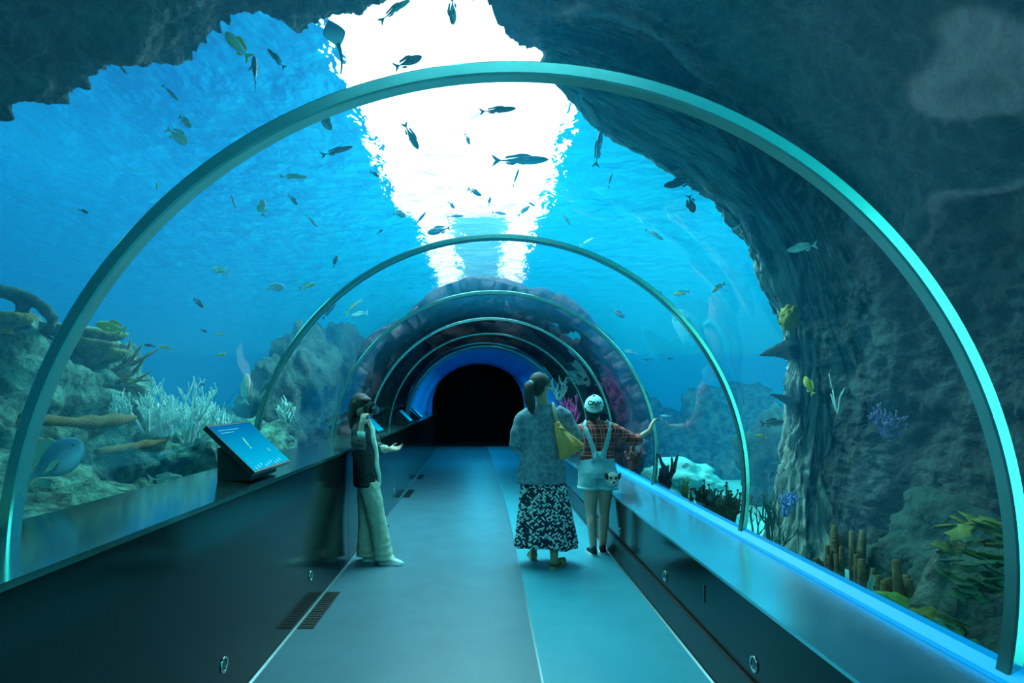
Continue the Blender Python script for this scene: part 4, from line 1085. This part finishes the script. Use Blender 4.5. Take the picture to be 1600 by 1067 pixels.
# legs
b.chain([(-.10, .03, .86), (-.10, .10, .47), (-.09, .17, .11)], [.078, .06, .036]); b.chain([(.07, .02, .86), (.07, -.03, .47), (.07, -.10, .10)], [.078, .06, .036])
b.caps((-.09, .17, .09), (-.095, .155, .065), .034, .030); b.caps((-.095, .16, .05), (-.09, .33, .03), .030, .024)
b.caps((.07, -.10, .10), (.065, -.115, .05), .035, .031); b.caps((.07, -.11, .05), (.17, .04, .032), .031, .026)
remesh(b, 'body', m_skin2, W, .0075, 2)
eyes(hc, 1, f, up, r_, W)
b = MB(); c = Vector(hc)
b.ell(c + up * .030 - f * .018, (.088, .096, .098), rot=e); b.ell(c - f * .045 - up * .01, (.078, .06, .085), rot=e)
b.ell(c + up * .055 + f * .03, (.075, .07, .058), rot=e)
hr = remesh(b, 'hair', m_hairb, W, .009, 4)
b = MB(); root_p = c - f * .105 + up * .015 + Vector((-.01, 0, 0))
pp = [root_p + Vector((.02, 0, .01)), root_p, root_p + Vector((-.02, -.035, -.04)), root_p + Vector((-.015, -.045, -.13)), root_p + Vector((.0, -.04, -.21)), root_p + Vector((.01, -.03, -.27))]
q = [crom(pp, k / 24) for k in range(25)]
b.tube(q, [interp([(0, .02), (.15, .026), (.35, .046), (.65, .048), (.85, .034), (1, .006)], k / 24)[0] for k in range(25)], 18)
b.obj('ponytail', m_hairb, hr)
b = MB(); b.tube([root_p + Vector((.006, 0, .004)), root_p + Vector((-.010, -.012, -.008))], [.030, .030], 16); b.obj('hair_tie', m_cap, hr)
# cardigan
b = MB()
path = [(-.015, 0, 1.445), (-.015, 0, 1.40), (-.015, 0, 1.355), (-.02, 0, 1.25), (-.025, 0, 1.12), (-.03, 0, .98), (-.035, 0, .85), (-.035, 0, .735)]
rd_ = [(.070, .075), (.088, .130), (.112, .190), (.125, .200), (.122, .185), (.132, .190), (.155, .212), (.168, .225)]
nn = 34; V3 = [Vector((a, c_, 0)) for a, c_ in rd_]; PP = [Vector(p) for p in path]
rings = []
for i in range(nn + 1):
    t = i / nn; p = crom(PP, t); rr = crom(V3, t)
    rings.append([p + Vector((rr.y * cos(a), rr.x * sin(a), 0)) * (1 + .035 * t * sin(a * 7 + t * 3) + .02 * fbm((cos(a) * 2, sin(a) * 2, p.z * 5), 2, 3)) for a in [2 * pi * k / 56 for k in range(56)]])
b.rings(rings)
def sleeve(b, pts, rads):
    n = 22; PP = [Vector(p) for p in pts]; q = []; rr = []
    for i in range(n + 1):
        t = i / n; q.append(crom(PP, t)); rr.append(interp([(k / (len(rads) - 1), r) for k, r in enumerate(rads)], t)[0] * (1 + .05 * sin(t * 34) + .06 * fbm((t * 7, rads[0] * 40, pts[0][0] * 5), 1, 3)))
    b.tube(q, rr, 20)
sleeve(b, [(-.13, 0, 1.355), (-.20, 0, 1.31), (-.245, -.01, 1.19), (-.265, 0, 1.08), (-.26, .09, 1.05), (-.255, .18, 1.04)], [.062, .068, .064, .060, .052, .046])
sleeve(b, [(.10, 0, 1.37), (.17, 0, 1.335), (.225, -.01, 1.24), (.275, -.02, 1.15), (.27, .08, 1.15), (.24, .18, 1.18)], [.062, .068, .064, .064, .056, .046])
remesh(b, 'cardigan', m_card, W, .0085, 2)
# skirt
rings = []; ns = 96
zz = [.95, .85, .74, .60, .45, .30, .165]
for pas in (0, 1):
    for i in range(25):
        t = (i if pas == 0 else 24 - i) / 24; z = .95 - .785 * t
        rx, ry, cx_ = interp([(0, .175, .135, -.02), (.27, .20, .15, -.015), (.6, .235, .17, .0), (1, .275, .20, .015)], t)
        rx -= .008 * pas; ry -= .008 * pas
        rings.append([Vector((cx_ + rx * cos(a) * (1 + t * .075 * sin(a * 9 + 1.5 * sin(a * 2)) ), .02 + ry * sin(a) * (1 + t * .10 * sin(a * 9 + 1.5 * sin(a * 2))), z + .012 * t * sin(a * 3 + 1))) for a in [2 * pi * k / ns for k in range(ns)]])
b = MB(); b.rings(rings, True, False); b.obj('skirt', m_leaf, W)
def sandal(p, d_, lbl=None):
    d_ = Vector(d_).normalized(); p = Vector(p); s_ = Vector((d_.y, -d_.x, 0)); b = MB()
    out_ = []
    for t, w_ in ((0, .022), (.04, .033), (.10, .030), (.17, .042), (.22, .036), (.245, .015)): out_.append((t, w_))
    poly = [p + d_ * (t - .04) + s_ * w_ for t, w_ in out_] + [p + d_ * (t - .04) - s_ * w_ for t, w_ in reversed(out_)]
    b.prism(poly, (0, 0, .014)); o = b.obj('sandal', m_sandal, W, smooth=False)
    b = MB(); q = p + d_ * .11
    b.tube([q + s_ * .042 + Vector((0, 0, .01)), q + s_ * .032 + Vector((0, 0, .045)), q + Vector((0, 0, .06)), q - s_ * .032 + Vector((0, 0, .045)), q - s_ * .042 + Vector((0, 0, .01))], [(.006, .012)] * 5, 8)
    q = p - d_ * .025
    b.tube([q + d_ * .05 + s_ * .032 + Vector((0, 0, .012)), q + s_ * .028 + Vector((0, 0, .055)), q - d_ * .012 + Vector((0, 0, .06)), q - s_ * .028 + Vector((0, 0, .055)), q + d_ * .05 - s_ * .032 + Vector((0, 0, .012))], [.006] * 5, 8)
    b.obj('strap', m_sandal, o)
sandal((-.095, .16, .0), (0, 1, 0)); sandal((.065, -.13, .0), (.55, .83, 0))
# shoulder bag
B = empty('shoulder_bag', (.545, 5.75, 0), 'tan slouchy shoulder bag hanging at the side of the ponytailed person', 'bag')
b = MB()
bp_ = [Vector(p) for p in ((.085, -.165, 1.285), (.105, -.175, 1.22), (.140, -.185, 1.15), (.185, -.185, 1.085), (.215, -.185, 1.035), (.225, -.185, 1.01))]
bv_ = [Vector(p) for p in ((.024, .026, 0), (.034, .042, 0), (.046, .068, 0), (.056, .098, 0), (.058, .122, 0), (.040, .118, 0))]
ax_ = Vector((.86, 0, .50)); rings = []
for i in range(31):
    t = i / 30; p = crom(bp_, t); q = crom(bv_, t)
    rings.append([p + ax_ * (q.y * cos(a)) * (1 + .05 * sin(a * 5 + t * 6)) + Vector((0, 1, 0)) * (q.x * sin(a) * (1 + .14 * sin(a * 6 + t * 5))) for a in [2 * pi * k / 40 for k in range(40)]])
b.rings(rings)
remesh(b, 'bag_body', m_bag, B, .007, 2)
b = MB(); b.tube([crom([Vector(p) for p in ((.095, -.165, 1.27), (.07, -.155, 1.36), (.06, -.10, 1.445), (.065, .0, 1.445), (.08, .10, 1.42), (.12, .16, 1.25))], k / 20) for k in range(21)], [(.005, .016)] * 21, 8); b.obj('strap', m_shirt if False else pmat('strap_cream', (.50, .46, .32), .6), B)
b = MB(); b.tube([(.085, -.16, 1.245), (.12, -.215, 1.235), (.16, -.19, 1.215)], [.010] * 3, 8); b.obj('knot', m_bag, B)

# ------------------------------------------------------------ child in plaid and denim
K = empty('person', (1.085, 6.12, 0), 'child seen from behind in red plaid shirt, pale denim overall shorts and reversed cap', 'person')
b = MB(); hc = (-.035, 0, 1.395)
f, up, r_, e = head(b, hc, .93, (.45, .85, .05))
b.caps((-.03, -.005, 1.33), (-.02, 0, 1.24), .042, .046)
b.tube([(-.02, 0, 1.26), (-.02, 0, 1.21), (-.015, 0, 1.05), (-.01, 0, .90), (-.005, 0, .76)], [(.05, .06), (.08, .14), (.085, .125), (.085, .115), (.11, .15)], 24)
b.chain([(-.155, 0, 1.20), (-.225, .01, 1.03), (-.17, .17, .96)], [.040, .034, .024]); hand(b, (-.165, .19, .955), (.3, 1, 0), (1, 0, -.3), .85, .8, thumb=-1)
b.chain([(.145, 0, 1.205), (.36, .03, 1.085), (.515, .10, 1.18)], [.040, .033, .022]); hand(b, (.525, .106, 1.19), (.30, .12, .75), (.9, .1, -.3), .85, .35, thumb=1)
b.chain([(-.075, 0, .74), (-.065, 0, .42), (-.05, -.03, .09)], [.088, .054, .035]); b.chain([(.075, .0, .74), (.07, .05, .42), (.055, .05, .10)], [.088, .054, .035])
b.ell((-.060, -.035, .30), (.046, .05, .10)); b.ell((.066, .03, .31), (.046, .05, .10))
b.caps((-.05, -.03, .08), (-.045, .10, .04), .034, .03); b.caps((.055, .05, .09), (.07, .18, .045), .034, .03)
remesh(b, 'body', m_skin, K, .0075, 2)
eyes(hc, .93, f, up, r_, K)
b = MB(); c = Vector(hc); b.ell(c - f * .035 - up * .025, (.078, .055, .075), rot=e); b.ell(c - up * .0, (.078, .07, .06), rot=e); b.ell(c - f * .05 - up * .08, (.05, .03, .04), rot=e)
hk = remesh(b, 'hair', m_hair, K, .008, 3)
# cap
b = MB(); rings = []
cc = c + up * .030 - f * .005
for i in range(15):
    t = i / 14 * pi / 2 * .99; rr = .098 * cos(t) ** .8 if t < 1.5 else .004
    rings.append([cc + (r_ * cos(a) * .93 + f * sin(a) * 1.05) * rr * (1 + .012 * cos(6 * a)) + up * (.105 * sin(t) - .012 + (.012 * sin(a))) for a in [2 * pi * k / 48 for k in range(48)]])
inner_ = [[v + (cc - v) * .05 for v in rr_] for rr_ in rings[::-1]]
b.rings(rings + inner_, True, False); cap_o = b.obj('cap', m_cap, K)
b = MB(); b.ell(cc + up * .102, (.010, .010, .006), seg=10, rg=6); b.obj('button', m_cap, cap_o)
bd = (-f * .82 + r_ * .30).normalized(); bs = bd.cross(up)
poly = []
for k in range(17):
    a = -pi / 2 + pi * k / 16; poly.append(cc + bs * (.078 * sin(a)) + bd * (.072 + .068 * cos(a)) - up * (.018 + .040 * cos(a)))
for k in range(17):
    a = pi / 2 - pi * k / 16; poly.append(cc + bs * (.078 * sin(a)) + bd * (.098 * cos(a * .8) ** 1) - up * .014)
top_ = poly; n = len(poly)
vv = [p for p in top_] + [p - up * .008 for p in top_]
fs = []
for k in range(16): fs += [(k, k + 1, 32 - k, 33 - k), (n + k + 1, n + k, n + 33 - k, n + 32 - k), (k + 1, k, n + k, n + k + 1)]
b = MB(); b.add(vv, fs); b.obj('brim', m_brim, cap_o)
# lettering on the back of the cap
fc = bpy.data.curves.new('cap_lettering', 'FONT'); fc.body = 'ONY'; fc.size = .058; fc.extrude = .004; fc.align_x = 'CENTER'; fc.align_y = 'CENTER'; fc.space_character = .92; fc.offset = .0016
fc.materials.append(pmat('lettering_navy', (.005, .01, .03), .7))
tmp = bpy.data.objects.new('tmp', fc); COL.objects.link(tmp); dg_ = bpy.context.evaluated_depsgraph_get(); dg_.update()
me_ = bpy.data.meshes.new_from_object(tmp.evaluated_get(dg_)); bpy.data.objects.remove(tmp); me_.name = 'cap_lettering'
lt = bpy.data.objects.new('cap_lettering', me_); COL.objects.link(lt); lt.parent = cap_o
nd = bd.copy(); nd.z = .25; nd.normalize(); xa = Vector((0, 0, 1)).cross(nd).normalized(); ya = nd.cross(xa)
Mx = Matrix((xa, ya, nd)).transposed().to_4x4(); Mx.translation = cc + bd * .099 + up * .022; lt.matrix_local = Mx @ Matrix.Rotation(radians(-8), 4, 'Z')
# shirt
b = MB(); PP = [Vector(p) for p in ((-.018, 0, 1.285), (-.018, 0, 1.25), (-.018, 0, 1.205), (-.018, 0, 1.10), (-.012, 0, .98), (-.008, 0, .86))]
V3 = [Vector((a, c_, 0)) for a, c_ in ((.055, .062), (.072, .115), (.098, .165), (.112, .175), (.112, .168), (.112, .150))]
rings = []
for i in range(31):
    t = i / 30; p = crom(PP, t); rr = crom(V3, t)
    rings.append([p + Vector((rr.y * cos(a), rr.x * sin(a), 0)) * (1 + .03 * fbm((cos(a) * 2, sin(a) * 2, p.z * 6), 2, 3)) for a in [2 * pi * k / 48 for k in range(48)]])
b.rings(rings)
sleeve(b, [(-.11, 0, 1.225), (-.165, 0, 1.185), (-.215, 0, 1.09), (-.235, .02, 1.01), (-.205, .09, .975)], [.050, .058, .058, .058, .046])
sleeve(b, [(.10, 0, 1.225), (.155, 0, 1.195), (.25, .01, 1.145), (.345, .03, 1.09), (.415, .055, 1.105)], [.050, .058, .058, .062, .046])
remesh(b, 'shirt', m_plaid, K, .0085, 2)
# shorts
b = MB(); 
PPs = [Vector(p) for p in ((-.005, 0, .925), (-.005, 0, .88), (-.005, -.005, .80), (-.003, -.005, .74))]
V3 = [Vector((a, c_, 0)) for a, c_ in ((.118, .158), (.125, .165), (.142, .185), (.140, .188))]
rings = []
for i in range(17):
    t = i / 16; p = crom(PPs, t); rr = crom(V3, t); rings.append([p + Vector((rr.y * cos(a), rr.x * sin(a), 0)) for a in [2 * pi * k / 40 for k in range(40)]])
b.rings(rings)
for k in (-1, 1):
    b.tube([(k * .09, -.005, .80), (k * .092, -.005, .70), (k * .093, .0, .645)], [(.125, .090), (.122, .098), (.118, .100)], 28)
sh = remesh(b, 'overall_shorts', m_denim, K, .0085, 2)
b = MB()
for k in (-1, 1): b.tube([(k * .093, 0, .652), (k * .093, 0, .628)], [(.122, .104), (.122, .104)], 28)
for k in (-1, 1):
    b = MB(); b.tube([(k * .093, 0, .655), (k * .093, 0, .628)], [(.121, .103), (.121, .103)], 28); b.obj('cuff', pmat('denim_cuff', (.50, .85, .88), .8), sh)
def ysurf(x, z):   # back of the shirt
    ry, rx = interp([(.86, .112, .150), (.98, .112, .168), (1.10, .112, .175), (1.205, .098, .165), (1.25, .072, .115)], z)
    u = max(-.97, min(.97, (x + .015) / rx)); return -ry * sqrt(1 - u * u) - .010
for k, xt in ((-1, -.135), (1, .105)):
    pts = []
    for i in range(13):
        t = i / 12; z = .90 + .325 * t; x = -.005 + k * .018 + (xt + .005 - k * .018) * t; pts.append(Vector((x, ysurf(x, z), z)))
    pts += [Vector((xt * .98, -.055, 1.262)), Vector((xt * .96, .0, 1.268)), Vector((xt * .92, .07, 1.235)), Vector((xt * .8, .12, 1.15)), Vector((xt * .7, .13, 1.0))]
    n = len(pts); rings = []
    for i, p in enumerate(pts):
        w_ = .024 if i > 4 else .032 - .002 * i
        tg = (pts[min(i + 1, n - 1)] - pts[max(i - 1, 0)]).normalized(); nr = Vector((p.x * .8, p.y, max(0, (p.z - 1.2)) * 1.2)).normalized(); sd = tg.cross(nr).normalized()
        rings.append([p + sd * w_, p + sd * w_ + nr * .006, p - sd * w_ + nr * .006, p - sd * w_])
    b = MB(); b.rings(rings); b.obj('suspender', m_denim, K)
b = MB(); poly = [(-.085, 0, 0), (.075, 0, 0), (.035, 0, .11), (-.045, 0, .11)]
vs = [Vector((x, ysurf(x, .90 + z) - .004, .885 + z)) for x, _, z in poly]; b.prism(vs, (0, -.006, 0)); b.obj('back_panel', m_denim, K)
# puppy-face pouch
b = MB(); b.ell((0, 0, 0), (.062, .032, .072)); b.ell((0, -.022, -.028), (.034, .026, .030))
pc = Vector((.108, -.168, .735))
pu = remesh(b, 'puppy_pouch', m_white_, K, .005, 2); pu.location = pc; pu['label'] = 'cream puppy-face pouch'
for k in (-1, 1):
    b = MB(); b.ell((k * .024, -.033, .020), (.011, .006, .013)); b.obj('eye', m_eye, pu)
    b = MB(); b.ell((k * .056, -.006, .030), (.017, .018, .038), rot=(0, k * .35, 0)); b.obj('ear', m_brown_, pu)
b = MB(); b.ell((0, -.050, -.018), (.013, .008, .010)); b.obj('nose', m_eye, pu)
# black sneakers
def sneaker(parent, p, d_, s, mu, ms, nm='shoe'):
    d_ = Vector((d_[0], d_[1], 0)).normalized(); s_ = Vector((d_.y, -d_.x, 0)); p = Vector(p); b = MB()
    M = Matrix((s_, d_, Vector((0, 0, 1)))).transposed().to_4x4(); M.translation = p
    prof = [(-.065, .020, .070), (-.045, .034, .085), (.0, .036, .088), (.05, .038, .070), (.10, .044, .052), (.15, .042, .042), (.18, .026, .032), (.192, .008, .024)]
    rings = []
    for t, w_, h in prof:
        rings.append([M @ Vector((w_ * s * cos(a) * (1 if sin(a) < 0 else .85), t * s, max(.012, .045 * h / .07 * (1 + sin(a)) * s * .95))) for a in [2 * pi * k / 20 for k in range(20)]])
    b.rings(rings); o = b.obj(nm, mu, parent)
    b = MB(); poly = [M @ Vector((w_ * s * 1.08, t * s, 0)) for t, w_, h in prof] + [M @ Vector((-w_ * s * 1.08, t * s, 0)) for t, w_, h in reversed(prof)]
    b.prism(poly, (0, 0, .022 * s)); b.obj('sole', ms, o, smooth=False)
    b = MB()
    for k in range(4): b.tube([M @ Vector((-.022 * s, (.045 + .02 * k) * s, (.078 - .008 * k) * s)), M @ Vector((0, (.045 + .02 * k) * s, (.090 - .009 * k) * s)), M @ Vector((.022 * s, (.045 + .02 * k) * s, (.078 - .008 * k) * s))], [.003] * 3, 6)
    b.obj('laces', ms, o)
sneaker(K, (-.05, -.03, 0), (-.1, 1), .92, m_shoeb, m_sole); sneaker(K, (.055, .05, 0), (.15, 1), .92, m_shoeb, m_sole)

# ------------------------------------------------------------ person with camera
Q = empty('person', (-.965, 5.86, 0), 'person in black jacket and khaki trousers with camera at face, one hand held out', 'person')
fd = Vector((.80, -.55, -.12)).normalized()
b = MB(); hc = (-.165, -.02, 1.415)
f, up, r_, e = head(b, hc, .95, fd)
b.caps((-.165, -.01, 1.35), (-.15, 0, 1.24), .044, .050)
b.tube([(-.15, 0, 1.26), (-.145, 0, 1.21), (-.13, 0, 1.05), (-.11, 0, .90), (-.10, 0, .76)], [(.06, .06), (.14, .08), (.12, .085), (.12, .08), (.13, .09)], 24)
# near arm raised with camera, far arm reaching out
elb = (-.135, -.22, 1.045); wr = (-.125, -.20, 1.235)
b.chain([(-.16, -.13, 1.21), elb, wr], [.042, .036, .024]); hand(b, (-.122, -.198, 1.25), (.18, .12, 1), (.45, .8, 0), .92, .75, thumb=-1)
b.chain([(-.13, .12, 1.21), (-.06, .13, 1.02), (.06, .03, 1.025)], [.042, .036, .024]); hand(b, (.075, .02, 1.025), (1, -.15, .06), (.1, -.5, .8), .95, .30, .3, thumb=-1)
b.chain([(-.12, .07, .78), (-.10, .04, .43), (-.115, .02, .09)], [.09, .055, .036]); b.chain([(-.09, -.07, .78), (-.01, -.07, .43), (.05, -.08, .09)], [.09, .055, .036])
b.caps((-.115, .02, .08), (0, .0, .04), .032, .028); b.caps((.05, -.08, .08), (.15, -.12, .04), .032, .028)
remesh(b, 'body', m_skin, Q, .0075, 2)
eyes(hc, .95, f, up, r_, Q)
b = MB(); c = Vector(hc)
b.ell(c + up * .038 - f * .012, (.090, .098, .088), rot=e); b.ell(c - f * .05 - up * .02, (.088, .055, .10), rot=e); b.ell(c + f * .045 + up * .068, (.070, .052, .034), rot=e)
for k in (-1, 1): b.chain([c + r_ * k * .078 + up * .03, c + r_ * k * .084 - up * .06 - f * .015, c + r_ * k * .075 - up * .14 - f * .03], [.028, .026, .014])
b.chain([c - f * .075 + up * .0, c - f * .085 - up * .10, c - f * .08 - up * .20], [.05, .055, .03])
remesh(b, 'hair', m_hair, Q, .008, 3)
# jacket
b = MB(); PP = [Vector(p) for p in ((-.155, .0, 1.29), (-.15, 0, 1.25), (-.145, 0, 1.21), (-.135, 0, 1.10), (-.12, 0, .95), (-.11, 0, .82), (-.105, 0, .695))]
V3 = [Vector((a, c_, 0)) for a, c_ in ((.075, .062), (.12, .085), (.165, .102), (.175, .112), (.175, .118), (.180, .124), (.178, .122))]
rings = []
for i in range(37):
    t = i / 36; p = crom(PP, t); rr = crom(V3, t)
    rings.append([p + Vector((rr.y * cos(a), rr.x * sin(a), 0)) * (1 + .035 * fbm((cos(a) * 2, sin(a) * 2, p.z * 7), 2, 3)) for a in [2 * pi * k / 56 for k in range(56)]])
b.rings(rings)
sleeve(b, [(-.155, -.08, 1.24), (-.16, -.145, 1.20), (-.155, -.20, 1.11), (-.135, -.235, 1.035), (-.135, -.225, 1.09), (-.13, -.215, 1.13)], [.055, .062, .062, .062, .058, .050])
sleeve(b, [(-.14, .07, 1.24), (-.12, .13, 1.19), (-.08, .15, 1.10), (-.05, .135, 1.03), (-.01, .08, 1.025), (.02, .055, 1.025)], [.055, .062, .062, .062, .056, .050])
b.tube([(-.16, .0, 1.27), (-.165, .0, 1.335)], [(.085, .075), (.075, .068)], 24)
jk = remesh(b, 'jacket', m_jack, Q, .0085, 2)
b = MB(); b.tube([(-.128, -.212, 1.14), (-.126, -.205, 1.20)], [.040, .036], 18); b.obj('cuff', m_shirt, jk)
b = MB(); b.tube([(.015, .055, 1.025), (.062, .03, 1.025)], [.040, .036], 18); b.obj('cuff', m_shirt, jk)
b = MB(); b.tube([(-.105, 0, .735), (-.105, 0, .70)], [(.183, .127), (.178, .122)], 40); b.obj('hem', m_jack, jk)
# pale shirt front showing along the open zip, scarf-like at the neck
def jx(z, y):
    rx, cx_ = interp([(.69, .122, -.105), (.82, .124, -.11), (.95, .118, -.12), (1.10, .112, -.135), (1.21, .102, -.145), (1.26, .08, -.15), (1.33, .07, -.165)], z)
    return cx_ + rx * sqrt(max(0, 1 - (y / .18) ** 2))
rings = []
for i in range(31):
    t = i / 30; z = 1.30 - .61 * t; w_ = .040 - .018 * t; y0 = -.075 + .012 * sin(t * 16)
    rings.append([Vector((jx(z, y0 + s_) + o_, y0 + s_, z)) for s_, o_ in ((-w_, -.004), (-w_, .012), (0, .018), (w_, .012), (w_, -.004))])
b = MB(); b.rings(rings); b.obj('shirt', m_shirt, Q)
# trousers
b = MB()
PPs = [Vector(p) for p in ((-.105, 0, .86), (-.105, 0, .78), (-.10, 0, .70))]
b.tube(PPs, [(.155, .100), (.165, .108), (.168, .110)], 36)
def leg(pts, rads):
    PP = [Vector(p) for p in pts]; rings = []; n = 40
    V = [Vector((a, c_, 0)) for a, c_ in rads]
    for i in range(n + 1):
        t = i / n; p = crom(PP, t); rr = crom(V, t); wvf = lambda a_: 1 + (.015 + .06 * max(0, t - .75) / .25) * sin(t * 52 + 2 * sin(t * 9) + 1.6 * sin(a_)) * (t > .25)
        rings.append([p + Vector((rr.x * cos(a) * wvf(a), rr.y * sin(a) * wvf(a), 0)) * (1 + .05 * fbm((cos(a) * 1.5, sin(a) * 1.5, t * 8 + pts[0][0]), 1.5, 3)) for a in [2 * pi * k / 28 for k in range(28)]])
    b.rings(rings)
leg([(-.125, .075, .74), (-.12, .06, .55), (-.115, .045, .36), (-.115, .035, .18), (-.115, .03, .045)], [(.095, .095), (.090, .085), (.084, .080), (.090, .082), (.098, .088)])
leg([(-.085, -.075, .74), (-.04, -.08, .55), (.0, -.08, .36), (.035, -.085, .18), (.055, -.09, .045)], [(.095, .095), (.088, .085), (.082, .080), (.086, .082), (.094, .086)])
remesh(b, 'trousers', m_pants, Q, .0085, 1)
sneaker(Q, (-.09, .02, 0), (1, -.15), .95, m_shoew, m_sole); sneaker(Q, (.07, -.095, 0), (1, -.35), .95, m_shoew, m_sole)
# camera held up to the face
Cc = Vector((-.965, 5.86, 0)) + Vector(hc) + f * .125 + up * .0 + Vector((0, -.0, .0))
CA = empty('camera_body', Cc, 'black camera held up in front of the face of the person in the black jacket', 'camera')
CA.rotation_euler = Matrix((r_, f, up)).transposed().to_euler()
CA.name = 'photo_camera'
b = MB(); b.box((-.062, -.022, -.045), (.062, .022, .035)); b.prism([(-.025, -.022, .035), (.025, -.022, .035), (.016, -.022, .058), (-.016, -.022, .058)], (0, .046, 0)); b.ell((.050, .012, -.005), (.018, .022, .038))
b.obj('housing', m_blk, CA, smooth=False)
b = MB(); b.tube([(0, .02, -.006), (0, .05, -.006), (0, .052, -.006), (0, .085, -.006)], [.032, .032, .036, .036], 24); ln_ = b.obj('lens', m_blk, CA, smooth=True, angle=radians(40))
b = MB(); b.ell((0, .085, -.006), (.030, .005, .030)); b.obj('glass', pmat('lens_glass', (.02, .10, .16), .05, spec=1), ln_)
b = MB(); b.tube([crom([Vector(p) for p in ((-.062, 0, .02), (-.09, -.05, -.06), (-.07, -.10, -.15), (0, -.13, -.16), (.07, -.10, -.15), (.09, -.05, -.06), (.062, 0, .02))], k / 24) for k in range(25)], [.004] * 25, 6); b.obj('strap', m_blk, CA)
